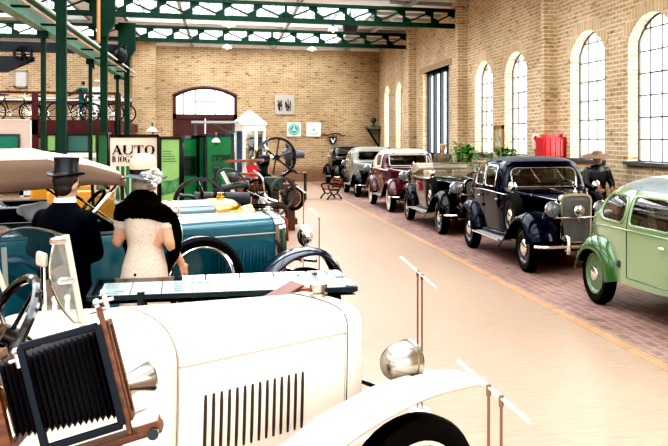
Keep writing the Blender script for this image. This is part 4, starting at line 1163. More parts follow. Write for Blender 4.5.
# ---- third car: silver bonnet, brass radiator, ochre body ------------------
p=bp(214,200,10.7); OT=(p.x,p.y); RT=radians(18)
T=thing('vintage_touring_car','old open car with silver bonnet, brass radiator and ochre body behind the teal tourer','car',(OT[0],OT[1],0),RT)
M_SILV=pm('silver_blue_paint',(.20,.25,.28),.15,metal=.4,coat=.3); M_OCH=pm('ochre_paint',(.55,.26,.035),.25,coat=.4); M_ORG=pm('orange_paint',(.62,.22,.03),.25,coat=.4)
BT=Body(dict(zs=.6,zb=[(-4.2,1.18),(-1.2,1.16),(-.95,.98),(.1,.98)],zt=[(-4.2,1.2),(-1.25,1.22),(-.95,1.15),(.1,1.15)],
  wb=[(-4.2,.6),(-1.3,.6),(-.95,.32),(.1,.26)],ws=[(-4.2,.55),(-1.3,.55),(-.95,.30),(.1,.25)],n=2.2,tum=0))
m=MB(); m.grid(BT.rows(frange(-.95,-.05,14))); bo=m.build('bonnet',M_SILV,T,smooth=50)
m=MB()
for x in (-.95,-.5,-.06): m.tube([(x,y,z+.002) for (x_,y,z) in BT.rows([x])[0]],.008,5)
m.build('bonnet_trim',M_BRASS,bo)
S1=BT.rows([0])[0]
m=MB(); m.grid([[V((x,p_.y*a,.6+(p_.z-.6)*b)) for p_ in S1] for x,a,b in ((-.05,1.03,1.01),(.10,1.05,1.02),(.22,1.0,.98),(.30,.86,.88),(.32,.6,.7),(.32,.0,.4))]); ra=m.build('radiator_shell',M_BRASS,T,smooth=50)
m=MB(); m.lathe([(.05,0),(.05,.03),(.035,.035),(.04,.07),(.05,.075),(0,.085)],(.08,0,1.15),(0,0,1),16); m.build('radiator_cap',M_BRASS,ra)
xs=frange(-4.2,-.97,60); R=BT.rows(xs); m=MB(); nc=len(R[0]); flat=[q for r in R for q in r]; fs=[]
for i in range(len(R)-1):
    for k in range(nc-1):
        c=(R[i][k]+R[i+1][k+1])/2
        if (-2.3<c.x<-1.5 or -3.9<c.x<-2.5) and abs(c.y)<BT.g('wb',c.x)-.06 and c.z>1.14: continue
        fs.append((i*nc+k,i*nc+k+1,(i+1)*nc+k+1,(i+1)*nc+k))
m.add(flat,fs); m.build('body',M_BLACK,T,smooth=50,mods=[('solid',.03)])
for a,b,mt,nm in ((-1.95,-1.28,M_OCH,'door_panel'),(-3.1,-2.55,M_ORG,'rear_panel')):
    for sg in (-1,1):
        m=MB(); m.box((a,min(sg*.60,sg*.64),1.0),(b,max(sg*.60,sg*.64),1.34)); m.build(nm,mt,T,mods=[('bevel',.02,2)])
seat(T,-2.1,0,1.0,1.0,M_LEATHER,back=.3); seat(T,-3.3,0,1.0,1.0,M_LEATHER,back=.3)
steering(T,(-1.75,-.28,1.42),.20,radians(40),M_BLACK)
for sg in (-1,1):
    fender('front_fender',T,M_BLACK,[(-.8,.4),(-.5,.7),(-.2,.93),(.1,.98),(.35,.9),(.5,.75)],.55,.80,sg,dout=.03,din=.02)
    wheel(T,(.1,sg*.68,.42),.42,.10,sg,M_OCH,M_BRASS,tyremat=M_RUBBERG,cap=.06,spokes=20,rimr=.8)
    wheel(T,(-3.0,sg*.68,.42),.42,.10,sg,M_OCH,M_BRASS,tyremat=M_RUBBERG,cap=.06,spokes=20,rimr=.8)
    lamp(T,(.32,sg*.34,.98),.11,mat=M_BRASS if sg<0 else M_BRASS,stalk=(.28,sg*.3,.7))
m=MB(); m.cyl((.1,-.68,.42),(.1,.68,.42),.03,8); m.cyl((-3,-.68,.42),(-3,.68,.42),.03,8); m.box((-4,-.3,.5),(.1,.3,.62)); m.build('chassis',M_BLACK,T)
# ================================================================ PEOPLE (museum mannequins)
M_HAIRD=pm('hair_dark',(.02,.014,.010),.5,bump=.5,nscale=60); M_HAIRG=pm('hair_grey',(.26,.21,.16),.6,bump=.8,nscale=40,noise=.3)
def hand(T, wrist, dirv, palmn, mat, scale=1.0, curl=.5, thumb=1, name='hand'):
    """wrist point, direction of the fingers, palm normal"""
    w=V(wrist); d=V(dirv).normalized(); n=V(palmn); n=(n-d*n.dot(d)).normalized(); s=d.cross(n)*thumb
    m=MB(); L=.085*scale
    rot=Matrix((s,d,n)).transposed()
    m.ball(w+d*L*.5,(.040*scale,.052*scale,.017*scale),14,rot=rot)
    m.cone(w-d*.03,w+d*.03,.026*scale,.028*scale,12)
    for k,(off,ln) in enumerate(((.030,.068),(.010,.078),(-.010,.072),(-.029,.056))):
        a=w+d*L*.95+s*off*scale; pts=[a-d*.02]; cur=0; p=a
        for j,f in enumerate((.42,.32,.26)):
            cur+=curl*(.6+.15*k); p=p+(d*cos(cur)+n*sin(cur))*ln*f*scale; pts.append(p)
        m.tube(pts,[.0095*scale,.0090*scale,.0082*scale,.0066*scale],8); m.ball(pts[-1],.0066*scale,8)
    a=w+d*.022*scale+s*.030*scale; b=a+(s*.75+d*.6+n*.25).normalized()*.035*scale; c=b+(s*.15+d*.9+n*.5).normalized()*.032*scale
    m.tube([a-s*.01,a,b,c],[.014*scale,.0125*scale,.0105*scale,.0085*scale],8); m.ball(c,.0085*scale,8)
    return m.build(name,mat,T,mods=[('remesh',.0035,2)])
def limb(m, pts, rs, seg=14):
    for i in range(len(pts)-1): m.cone(pts[i],pts[i+1],rs[i],rs[i+1],seg)
    for p,r in zip(pts,rs): m.ball(p,r,seg)
def stack(m, rings, seg=28):   # rings (cx,cy,z,rx,ry)
    rows=[[V((cx+rx*cos(2*pi*k/seg),cy+ry*sin(2*pi*k/seg),z)) for k in range(seg)] for cx,cy,z,rx,ry in rings]
    m.grid(rows,closed=True); m.add(rows[0],[tuple(range(seg))[::-1]]); m.add(rows[-1],[tuple(range(seg))])
def body(T, s, vox, armL, armR, skin=M_SKIN, fem=False, legs=True, head=(0,0,0)):
    """one continuous figure; armX=[shoulder,elbow,wrist] ; y is forward, x right"""
    m=MB(); k=s
    sh=.155 if fem else .185
    stack(m,[(0,0,.90*k,.155*k,.105*k),(0,0,1.0*k,.15*k,.10*k),(0,0,1.08*k,.125*k,.09*k),(0,.01,1.2*k,.15*k,.105*k),(0,.01,1.32*k,.165*k,.11*k),(0,0,1.40*k,.15*k,.085*k),(0,0,1.45*k,.06*k,.055*k)])
    limb(m,[(0,-.005,1.42*k),(0,.01,1.52*k)],[.055*k,.05*k])
    hx,hy,hz=head; c=V((hx,.02+hy,1.60*k+hz))
    m.ball(c+V((0,-.005,.02)),(.074*k,.092*k,.095*k),20); m.ball(c+V((0,.03,-.055)),(.052*k,.058*k,.055*k),16)   # skull, jaw
    m.cone(c+V((0,.085*k,.012)),c+V((0,.108*k,-.028)),.008,.015,10); m.ball(c+V((0,.085*k,-.058)),(.022,.012,.009),10)
    m.ball(c+V((0,.075*k,-.098)),(.02,.02,.016),10)
    for sg in (-1,1): m.ball(c+V((sg*.074*k,-.005,-.01)),(.010,.019,.030),10)
    if legs:
        for sg in (-1,1): 
            limb(m,[(sg*.085*k,0,.90*k),(sg*.085*k,.01,.48*k),(sg*.08*k,-.01,.10*k)],[.088*k,.055*k,.036*k]); m.ball((sg*.08*k,.05,.045),(.042,.12,.04),12)
    for A in (armL,armR): limb(m,A,[.052*k,.042*k,.028*k])
    b=m.build('body',skin,T,mods=[('remesh',vox,3)])
    for sg in (-1,1):
        e=MB(); e.ball(c+V((sg*.030*k,.083*k,.012)),(.013,.008,.007),10); e.build('eye',pm('eye_dark',(.03,.02,.02),.2),T)
    return c
# ---- man in top hat ------------------------------------------------
pman=bp(65,300,6.0)
T=thing('person','person in black tailcoat and top hat seen from behind, white collar','person',(pman.x,pman.y,0),radians(-28))
aL=[(-.165,0,1.35),(-.26,.03,1.12),(-.16,.24,1.02)]; aR=[(.165,0,1.35),(.175,.08,1.10),(-.06,.22,1.03)]
c=body(T,.985,.012,aL,aR)
hand(T,aL[2],(.35,.9,-.1),(1,-.2,0),M_SKIN,.95,thumb=-1); hand(T,aR[2],(-.1,.8,-.5),(-1,0,0),M_SKIN,.95,thumb=1)
M_COAT=pm('coat_black',(.004,.005,.008),.85,spec=.15)
m=MB(); stack(m,[(0,-.02,.40,.17,.15),(0,-.02,.6,.185,.16),(0,-.01,.88,.19,.15),(0,0,1.0,.175,.135),(0,0,1.10,.165,.125),(0,.0,1.22,.185,.135),(0,0,1.30,.195,.135),(0,-.005,1.37,.165,.115),(0,-.01,1.42,.115,.09),(0,-.005,1.465,.066,.068)])
for A in (aL,aR):
    A=[V(q) for q in A]; limb(m,[A[0]+V((0,0,-.01)),A[1],A[1].lerp(A[2],.9)],[.072,.062,.05])
m.build('tailcoat',M_COAT,T,mods=[('remesh',.013,5)])
m=MB(); m.lathe([(.074,-.03),(.070,-.01),(.064,.008),(.058,.010)],(0,-.003,1.485),(0,-.10,1),28); m.build('collar',M_PAPER,T)
m=MB(); m.ball(c+V((0,-.018,.035)),(.079,.088,.088),20); m.ball(c+V((0,-.045,-.02)),(.066,.050,.058),16); m.build('hair',M_HAIRD,T,mods=[('remesh',.008,2)])
m=MB(); hz=c.z+.055
m.lathe([(.080,.0),(.079,.04),(.076,.09),(.083,.135),(.0,.138)],(0,.012,hz),(0,.04,1),40,sy=1.0)
rows=[]
for r in (.078,.095,.113,.116):
    row=[]
    for k in range(40):
        a=2*pi*k/40; x=r*cos(a); y=r*sin(a)*1.1; z=hz+.01+ (abs(cos(a))**2)*.022*((r-.078)/.04)
        row.append(V((x,.012+y,z+(.006 if r>.115 else 0))))
    rows.append(row)
m.grid(rows,closed=True); ht=m.build('top_hat',pm('silk_hat',(.010,.012,.018),.35),T,mods=[('solid',.004)])
m=MB(); m.lathe([(.0815,.0),(.081,.032)],(0,.012,hz+.003),(0,.04,1),40); m.build('hat_band',M_BLACK,ht)
for sg in (-1,1):
    m=MB(); limb(m,[(sg*.09,0,.85),(sg*.09,.01,.48),(sg*.085,0,.08)],[.10,.075,.065]); m.build('trouser_leg',M_COAT,T,mods=[('remesh',.015,3)])
    m=MB(); m.ball((sg*.08,.06,.045),(.05,.14,.045),14); m.build('shoe',M_BLACK,T)
# ---- woman ------------------------------------------------
pw_=bp(145,300,6.25)
T=thing('person','person in beige lace dress, dark fur stole and cream hat seen from behind','person',(pw_.x,pw_.y,0),radians(-24))
aL=[(-.15,0,1.35),(-.205,-.01,1.11),(-.245,.17,1.30)]; aR=[(.15,0,1.35),(.19,-.01,1.12),(.22,.12,.95)]
T.scale=(1,1,1.035)
c=body(T,.965,.012,aL,aR,fem=True,head=(0,0,.02))
hand(T,aL[2],(.1,.6,.8),(.8,-.1,.2),M_SKIN,.85,thumb=-1); hand(T,aR[2],(.15,.35,-.9),(-.9,.3,0),M_SKIN,.85,thumb=1,curl=.55)
M_LACE=lace('lace_fabric',(.58,.48,.39),(.34,.25,.19),70,.5)
m=MB(); stack(m,[(0,0,.62,.185,.15),(0,0,.75,.175,.14),(0,-.01,.86,.172,.135),(0,-.005,.95,.160,.125),(0,0,1.03,.135,.11),(0,0,1.10,.118,.10),(0,.005,1.2,.14,.115),(0,.005,1.30,.155,.12),(0,-.0,1.37,.145,.10),(0,0,1.405,.085,.075)])
for A in (aL,aR):
    A=[V(q) for q in A]; limb(m,[A[0]+V((0,0,-.005)),A[0].lerp(A[1],.50)],[.062,.056])
dr=m.build('lace_dress',M_LACE,T,mods=[('remesh',.011,4)])
m=MB(); rows=[]
for z,r in ((.70,.165),(.60,.178),(.45,.195),(.33,.21)):
    rows.append([V(((r+.010*cos(k*pi))*cos(2*pi*k/64),(r*.82+.010*cos(k*pi))*sin(2*pi*k/64),z)) for k in range(64)])
m.grid(rows,closed=True); m.build('pleated_hem',pm('hem_fabric',(.42,.33,.26),.85),dr,smooth=20,mods=[('solid',.006)])
m=MB(); m.ball((.0,-.132,.905),(.012,.010,.012),10); m.build('button',M_BLACK,dr)
M_FUR=pm('fur_brown_black',(.009,.006,.005),.95,spec=.1,bump=1.0,nscale=55,noise=.6)
m=MB()
pts=spline([(-.185,.06,1.20),(-.19,.01,1.27),(-.13,-.07,1.335),(0,-.10,1.35),(.13,-.07,1.335),(.195,.0,1.27),(.215,.03,1.15),(.20,.03,1.02)],7)
for i,q in enumerate(pts):
    f=i/(len(pts)-1); mid=sin(pi*f)**.7
    m.ball(q,(.042+.012*mid,.035+.012*mid,.050+.018*mid),12)
for z,xx in ((1.405,.10),(1.44,.06)):
    for q in spline([(-xx,-.03,z-.01),(0,-.065,z),(xx,-.03,z-.01)],6): m.ball(q,(.042,.04,.042),10)
pts=spline([(-.20,.07,1.22),(-.19,.10,1.1),(-.15,.11,.98),(-.13,.10,.86)],5)
for q in pts: m.ball(q,(.042,.035,.05),10)
st=m.build('fur_stole',M_FUR,T,mods=[('remesh',.011,2)])
o=st; tx=bpy.data.textures.new('fur','CLOUDS'); tx.noise_scale=.018; dm=o.modifiers.new('d','DISPLACE'); dm.texture=tx; dm.strength=.02; dm.mid_level=.5
m=MB(); m.ball(c+V((0,-.015,.02)),(.080,.090,.085),18); m.ball(c+V((0,-.045,-.045)),(.075,.055,.050),16)
for k in range(26):
    a=pi+pi*k/25; m.ball(c+V((cos(a)*.075,sin(a)*.08-.01,-.055+.015*sin(k*2.1))),.020,8)
m.build('hair',M_HAIRG,T,mods=[('remesh',.007,1)])
# hat: felt crown, dark band, wide drooping brim
hc=c+V((-.02,-.005,.040))
m=MB(); m.lathe([(.088,.0),(.091,.03),(.089,.065),(.077,.098),(.045,.122),(0,.128)],hc,(-.0,-.10,1),36,sy=1.1); ht=m.build('hat_crown',pm('felt_cream',(.55,.46,.34),.85),T)
m=MB(); m.lathe([(.092,-.012),(.094,.024)],hc,(0,-.10,1),36,sy=1.1); m.build('hat_band',M_BLACK,ht)
m=MB(); rows=[]
for r in (.088,.125,.155,.158):
    row=[]
    for k in range(60):
        a=2*pi*k/60; w=(r-.088)/.07; row.append(hc+V((r*cos(a),r*1.08*sin(a)+.01,-.012-.035*w+.012*w*sin(3*a+.6))))
    rows.append(row)
m.grid(rows,closed=True); m.build('hat_brim',pm('hat_brim_dark',(.10,.11,.12),.6,noise=.4,nscale=14),ht,mods=[('solid',.004)])
for k in range(46):
    a=random.uniform(0,2*pi); rr=.075*sqrt(random.random()); q=hc+V((.125+rr*cos(a)*.9,-.09-.03*random.random(),-.030+rr*sin(a)*.85))
    if k==0: fl=MB()
    fl.ball(q,(random.uniform(.012,.02),.010,random.uniform(.010,.018)),8)
fl.build('hat_flowers',pm('flower_white',(.55,.55,.51),.8,noise=.5,nscale=60),ht)
for sg in (-1,1):
    m=MB(); m.ball((sg*.075,.05,.04),(.038,.12,.04),12); m.build('shoe',M_BLACK,T)
# purse
pp=T.matrix_basis
q=Matrix.Translation(V((pw_.x,pw_.y,0)))@Matrix.Rotation(radians(-24),4,'Z')@V((.235,.20,.80))
t=thing('handbag','small black clasp handbag held in the hand of the beige dress figure','handbag',q,radians(-24))
m=MB(); m.prism([(-.07,-.10),(.07,-.10),(.085,-.02),(.055,.05),(-.055,.05),(-.085,-.02)],(0,-.02,-.03),(1,0,0),(0,0,1),(0,.045,0)); m.build('bag_body',M_LEATHER,t,mods=[('bevel',.012,2)])
m=MB(); m.tube([(-.05,0,.02),(-.04,0,.07),(.04,0,.07),(.05,0,.02)],.006,6); m.build('handle',M_BLACK,t)
m=MB(); m.box((-.055,-.024,.015),(.055,.028,.028)); m.build('clasp',M_CHROME,t)
# ---- far mannequins ------------------------------------------------
def far_person(u,v,d,rz,label,coat,hat=None,legmat=None,arms=None,z0=0,scale=1.0,long=False,vox=.02,skin=M_SKIN):
    p=bp(u,v,d); T=thing('person',label,'person',(p.x,p.y,z0),rz)
    aL=arms[0] if arms else [(-.19,0,1.38),(-.25,.02,1.12),(-.22,.12,.90)]; aR=arms[1] if arms else [(.19,0,1.38),(.25,.02,1.12),(.22,.12,.90)]
    c=body(T,scale,vox,aL,aR,skin=skin)
    hand(T,aL[2],V(aL[2])-V(aL[1]),(1,0,0),skin,1,thumb=-1); hand(T,aR[2],V(aR[2])-V(aR[1]),(-1,0,0),skin,1)
    m=MB(); r0=[(0,0,.45,.22,.18)] if long else [(0,0,.82,.185,.14)]
    stack(m,r0+[(0,0,.95,.175,.135),(0,0,1.08,.155,.12),(0,0,1.22,.18,.135),(0,0,1.34,.185,.13),(0,-.0,1.42,.13,.09),(0,0,1.455,.07,.07)])
    for A in (aL,aR):
        A=[V(q) for q in A]; limb(m,[A[0],A[1],A[1].lerp(A[2],.85)],[.075,.06,.045])
    m.build('coat',coat,T,mods=[('remesh',.018,4)])
    if legmat:
        for sg in (-1,1):
            m=MB(); limb(m,[(sg*.09,0,.88),(sg*.09,.01,.48),(sg*.085,0,.08)],[.10,.072,.06]); m.build('trouser_leg',legmat,T,mods=[('remesh',.02,2)])
    m=MB(); m.ball(c+V((0,-.02,.03)),(.08,.088,.085),14); m.build('hair',M_HAIRD,T)
    if hat=='wide':
        m=MB(); m.lathe([(.10,0),(.095,.05),(.06,.075),(0,.08)],c+V((0,0,.06)),(0,0,1),24); h=m.build('hat_crown',pm('straw',(.22,.145,.085),.8),T)
        m=MB(); m.lathe([(.10,0),(.18,-.005),(.27,-.035),(.272,-.03),(.18,.004),(.10,.01)],c+V((0,0,.065)),(.05,.12,1),30); m.build('hat_brim',pm('straw_dark',(.18,.12,.07),.8,noise=.3,nscale=30),h)
    if hat=='cap':
        m=MB(); m.lathe([(.09,0),(.105,.03),(.09,.07),(0,.085)],c+V((0,0,.055)),(0,0,1),20); m.build('cap',coat if False else M_WHITE if 'white' in label else pm('cap_tan',(.50,.38,.25),.8),T)
    return T,c
M_DKJ=pm('dark_sequin',(.02,.02,.022),.4,noise=.5,nscale=60)
T,c=far_person(597,250,14.8,radians(190),'person in black blouse and wide straw hat standing behind the midnight blue saloon',M_DKJ,'wide',None,scale=.97,long=True,arms=([(-.19,0,1.34),(-.27,.04,1.13),(-.16,.22,1.05)],[(.19,0,1.34),(.27,.04,1.13),(.16,.22,1.05)]))
far_person(443,240,25.0,radians(150),'person in tan coat and cap standing behind the open black convertible',pm('coat_tan',(.20,.15,.10),.8,noise=.3,nscale=20),'cap',M_COAT,scale=1.0,long=True)
M_TEAL=pm('work_teal',(.01,.11,.10),.7)
far_person(83,121,34.6,radians(60),'person in teal work jacket leaning at the balcony rail, arm stretched out',M_TEAL,None,M_TEAL,z0=2.45,arms=([(-.19,0,1.38),(-.28,.22,1.22),(-.25,.48,1.15)],[(.19,0,1.38),(.25,.15,1.18),(.2,.35,1.1)]))
far_person(97,121,34.2,radians(170),'person in white coat and white cap on the balcony beside the teal jacket',M_WHITE,'cap',M_GREYM,z0=2.45,long=True)
# ================================================================ EXHIBITS
# ---- low reading board between the cream and teal cars -----------------------
NL=bp(88,299,5.24); NR=bp(356,289,5.5); FRp=bp(338,273,5.95); FL=bp(97,282,5.62)
T=thing('information_table','long glass-topped information table with pale printed sheets in a black frame','display table',((NL.x+NR.x)/2,(NL.y+NR.y)/2,0))
inv=-T.location
c4=[p+inv for p in (NL,NR,FRp,FL)]
def lerp2(s,t): return c4[0].lerp(c4[1],s).lerp(c4[3].lerp(c4[2],s),t)
M_FRB=pm('frame_dark_green_black',(.012,.025,.03),.3)
m=MB(); up=V((0,0,1)); m.add([p-up*.02 for p in c4],[(0,1,2,3)]); m.add([p-up*.035 for p in c4],[(3,2,1,0)]); m.build('tray',M_FRB,T,smooth=0)
m=MB()
for i in range(4): m.bar(c4[i],c4[(i+1)%4],.024,.030)
m.build('frame',M_FRB,T,smooth=0)
M_SHEET=pm('sheet_pale',(.60,.68,.68),.35,noise=.05,nscale=3); M_INK=pm('print_grey',(.30,.38,.40),.6)
cols=[.03,.145,.262,.38,.50,.62,.745,.865,.975]
for i in range(8):
    for j,(a,b) in enumerate(((.05,.495),(.515,.95))):
        if i in (1,2,3) and j==1: continue
        if i in (1,2,3): a,b=.05,.95
        q=[lerp2(cols[i]+.002,a),lerp2(cols[i+1]-.002,a),lerp2(cols[i+1]-.002,b),lerp2(cols[i]+.002,b)]
        m=MB(); m.add([p-up*.006 for p in q],[(0,1,2,3)]); sh=m.build('printed_sheet',M_SHEET,T,smooth=0)
        m=MB()
        for r in range(5):
            f=.15+.16*r; A=q[0].lerp(q[3],f).lerp(q[1].lerp(q[2],f),.08); B_=q[0].lerp(q[3],f).lerp(q[1].lerp(q[2],f),.5+.35*random.random())
            m.bar(A-up*.004,B_-up*.004,.004,.002)
        m.build('print_lines',M_INK,sh,smooth=0)
m=MB(); m.add([p+up*.022 for p in c4],[(0,1,2,3)]); m.build('glass_top',glass('board_glass',(.95,.98,.98),.2),T,smooth=0)
for s_ in (.19,.90):
    m=MB(); a=lerp2(s_,.1); b=lerp2(s_,.85); a0=V((a.x,a.y,0)); b0=V((b.x,b.y,0)); m.cyl(a0,a-up*.02,.018,8); m.cyl(b0,b-up*.02,.018,8); m.bar(a0.lerp(b0,-.3)+up*.02,b0.lerp(a0,-.3)+up*.02,.05,.03); m.bar(a-up*.05,b-up*.04,.03,.03); m.build('leg',M_FRB,T)
m=MB(); a=lerp2(.19,0); m.cyl(a-up*.06,a+up*.03,.022,10); m.build('clamp',M_FRB,T)
# red wooden wedge under the board
p=bp(293,294,5.1); T=thing('wooden_case','red-brown wooden case with slanted lid standing beside the information table','case',(p.x,p.y,0),radians(20))
m=MB(); z=p.z; m.prism([(-.12,z-.085),(.12,z-.085),(.12,z+.025),(.06,z+.025),(-.10,z-.045)],(0,0,0),(1,0,0),(0,0,1),(0,.16,0)); m.build('case_body',M_WOODR,T,smooth=0,mods=[('bevel',.006,2)])
m=MB(); m.bar((-.13,.08,z-.04),(.065,.08,z+.045),.18,.012); m.build('lid',pm('red_brown',(.16,.055,.035),.4),T,smooth=0)
m=MB(); m.cyl((.0,.12,0),(.0,.12,z-.08),.015,8); m.cyl((0,.12,0),(0,.12,.02),.12,20); m.build('stand',M_BLACK,T,smooth=0)
# ---- acrylic information stands -------------------------------------------------
def acrylic(uv0,uv1,d0,d1,poles,label,wid=.26):
    A=bp(*uv0,d0); B_=bp(*uv1,d1)
    T=thing('acrylic_sign_stand',label,'sign stand',(A.x,A.y,0),0)
    o=T.location; A=A-o; B_=B_-o
    e=(B_-A); n=e.cross(V((0,0,1))).normalized(); 
    side=V((.30,.95,0)).normalized()*wid   # plate width runs away from the viewer
    m=MB(); th=V((0,0,.006))
    m.add([A,B_,B_+side,A+side],[(0,1,2,3)]); m.add([A-th,B_-th,B_+side-th,A+side-th],[(3,2,1,0)]); m.build('plate',M_ACRYL,T,smooth=0)
    m=MB(); m.bar(A,B_,.005,.006); m.build('plate_edge',pm('acrylic_edge',(.85,.85,.83),.3),T,smooth=0)
    for f in poles:
        p=A.lerp(B_,f)+side*.15; m=MB(); m.cyl((p.x,p.y,0),(p.x,p.y,p.z-.01),.006,8); m.cyl((p.x,p.y,p.z-.03),(p.x,p.y,p.z+.010),.010,8); m.build('pole',pm('pole_bronze',(.30,.20,.14),.3,metal=.6),T)
    p=A.lerp(B_,sum(poles)/len(poles)); q=p+side*.15; m=MB(); m.lathe([(.0,.02),(.07,.02),(.08,.01),(.08,0)],(q.x,q.y,0),(0,0,1),24); m.build('base_plate',M_WHITE,T)
    return T
acrylic((457,361),(531,424),3.35,3.05,(.45,.62),'clear acrylic sign on two thin poles before the cream front fender',wid=.05)
acrylic((400,257),(436,288),6.2,5.9,(.50,.62),'clear acrylic sign on a double pole behind the cream headlight',wid=.07)
acrylic((309,208),(320,218),9.6,9.4,(.9,),'small clear acrylic sign nearest the teal front fender',wid=.12)
acrylic((296,186),(305,193),12.0,11.8,(.8,),'small clear acrylic sign farther back by the engines',wid=.12)
# ---- wooden bellows camera ------------------------------------------------------
DC=2.25; O=bp(74,384,DC)
fw=V((ST,CT,0)); rt=V((CT,-ST,0)); upv=V((0,0,1)); px=DC/F
ro=radians(14)
ex=(rt*cos(ro)+upv*sin(ro)); ez=(-rt*sin(ro)+upv*cos(ro)); ey=fw   # ey away from the viewer
yaw=radians(16); ex,ey=(ex*cos(yaw)+ey*sin(yaw)),(ey*cos(yaw)-ex*sin(yaw))
T=thing('bellows_camera','antique wooden bellows camera on a tripod at the bottom left corner','camera',tuple(O))
T2=T
def L(a,b,c): return ex*a+ey*b+ez*c
W,Hh=.093,.132
def sqframe(m,w,h,t,dp,off):
    for (a,b,c,d) in ((-w,-h,w,-h),(-w,h,w,h)): m.bar(L(a,0,b)+off,L(c,0,d)+off,dp,t,up=ez)
    for (a,b,c,d) in ((-w,-h,-w,h),(w,-h,w,h)): m.bar(L(a,0,b)+off,L(c,0,d)+off,dp,t,up=ex)
M_CAMB=pm('camera_blue_black',(.008,.012,.018),.5,spec=.3)
off0=V((0,0,0))
fo=L(0,-.03,0)
m=MB(); sqframe(m,W,Hh,.018,.020,fo); m.build('focusing_screen_frame',M_CAMB,T,smooth=0,mods=[('bevel',.003,2)])
def sideframe(m,a,h,dp,t,cb):
    for c_ in (-h,h): m.bar(L(a,cb-dp,c_),L(a,cb+dp,c_),t,t,up=ez)
    for b_ in (-dp,dp): m.bar(L(a,cb+b_,-h-t/2),L(a,cb+b_,h+t/2),t,t,up=ex)
m=MB(); sideframe(m,W+.016,Hh*.96,.03,.014,.03); m.bar(L(W+.012,-.02,-Hh-.03),L(W+.012,-.02,Hh+.045),.022,.012,up=ex); m.build('rear_standard',M_WOOD,T,smooth=0,mods=[('bevel',.002,2)])
m=MB(); sideframe(m,-.182,Hh*.86,.075,.020,.09); m.bar(L(-.185,-.01,-Hh-.05),L(-.185,-.01,Hh),.024,.034,up=ex); m.build('front_standard',M_WOOD,T,smooth=0,mods=[('bevel',.003,2)])
m=MB(); m.lathe([(0,0),(.035,0),(.038,.03),(.045,.06),(.04,.065),(0,.05)],L(-.192,.09,0),-ex,24); m.build('lens',M_BRASS,T)
rows=[]; N=41
for i in range(N):
    f=i/(N-1); a_=(W+.012)*(1-f)-.172*f; h=Hh*.88*(1-f)+Hh*.70*f; dpt=.072*(1-f)+.058*f; k=(.007 if i%2 else -.007); h+=k; dpt+=k; cb=.080+.01*f
    rows.append([L(a_,cb+b_*dpt,c_*h) for b_,c_ in ((-1,-.9),(-.9,-1),(.9,-1),(1,-.9),(1,.9),(.9,1),(-.9,1),(-1,.9))])
m=MB(); m.grid(rows,closed=True); m.build('bellows',pm('bellows_leather',(.035,.032,.036),.4),T,smooth=0)
m=MB(); m.bar(L(-.35,.03,-Hh-.045),L(W+.085,.03,-Hh-.045),.08,.02,up=ez); m.bar(L(W+.03,-.0,-Hh-.03),L(W+.085,0,-Hh-.03),.08,.03,up=ez); m.build('bed',M_WOOD,T,smooth=0,mods=[('bevel',.003,2)])
m=MB(); m.bar(L(W+.03,.02,-Hh+.03),L(W+.065,.02,-Hh+.03),.03,.02,up=ez); m.bar(L(W+.03,.0,-Hh-.005),L(W+.083,.0,-Hh-.003),.07,.03,up=ez); m.build('focus_block',pm('ivory',(.66,.55,.48),.4),T,smooth=0,mods=[('bevel',.003,2)])
m=MB(); m.cyl(L(W+.07,-.07,-Hh-.04),L(W+.07,-.04,-Hh-.04),.014,12); m.build('focus_knob',M_BLACK,T)
for a,cz in ((W+.028,Hh+.055),(W+.005,Hh+.035),(-W-.02,Hh*.75)):
    m=MB(); m.cyl(L(a,0,cz-.02),L(a,0,cz+.02),.007,8); m.ball(L(a,0,cz+.022),.010,8); m.cyl(L(a-.02,0,cz),L(a+.02,0,cz),.005,8); m.build('clamp_screw',pm('clamp_nickel',(.75,.68,.62),.25,metal=.7),T)
base=L(0,.04,-Hh-.06)
m=MB(); m.lathe([(0,0),(.07,0),(.07,-.02),(.05,-.05),(0,-.05)],base,ez,20); m.build('tripod_head',M_BRASS,T)
for k in range(3):
    a=radians(20+120*k); ft=V((base.x+cos(a)*.42,base.y+sin(a)*.42,-O.z)); tp=base+V((cos(a)*.04,sin(a)*.04,-.05)); tg=V((-sin(a),cos(a),0))*.02
    m=MB(); m.bar(tp+tg,ft.lerp(tp,.45)+tg*.6,.014,.022); m.bar(tp-tg,ft.lerp(tp,.45)-tg*.6,.014,.022); m.bar(tp.lerp(ft,.45),ft,.02,.022); m.build('leg',M_WOODT,T)
# ---- exhibition panels -------------------------------------------------------------
DP=17.0
M_PGREEN=pm('panel_green',(.016,.18,.06),.4,noise=.25,nscale=1.2); M_PLIGHT=pm('panel_light_green',(.28,.46,.17),.4,noise=.15,nscale=1.5); M_PDARK=pm('panel_deep_green',(.02,.14,.06),.4,noise=.3,nscale=1.5)
M_POSTER=pm('poster_beige',(.74,.62,.52),.6)
def panel(u0,u1,d0,d1,v0,mat,label,name='exhibition_panel',bar=.05,zb=.0):
    A=bp(u0,v0,d0); B_=bp(u1,v0,d1)
    T=thing(name,label,'display panel',(A.x,A.y,0),atan2(B_.y-A.y,B_.x-A.x))
    w=math.hypot(B_.x-A.x,B_.y-A.y); h=A.z
    m=MB(); m.box((0,0,.15),(w,.03,h)); m.build('board',mat,T,smooth=0)
    m=MB(); m.box((-bar*.5,-.015,0),(bar*.5,.045,h+.02)); m.box((w-bar*.5,-.015,0),(w+bar*.5,.045,h+.02)); m.box((0,-.015,h-.03),(w,.045,h+.03)); m.box((0,-.015,.1),(w,.045,.16)); m.build('frame',M_BLACK,T,smooth=0)
    return T,w,h
T,w,h=panel(97.5,108.5,17.3,17.0,134,M_PDARK,'narrow dark green panel at the left edge of the AUTO poster')
T,w,h=panel(108.5,158.5,17.0,17.0,136,M_POSTER,'beige poster panel headed AUTO in black serif capitals','poster_panel')
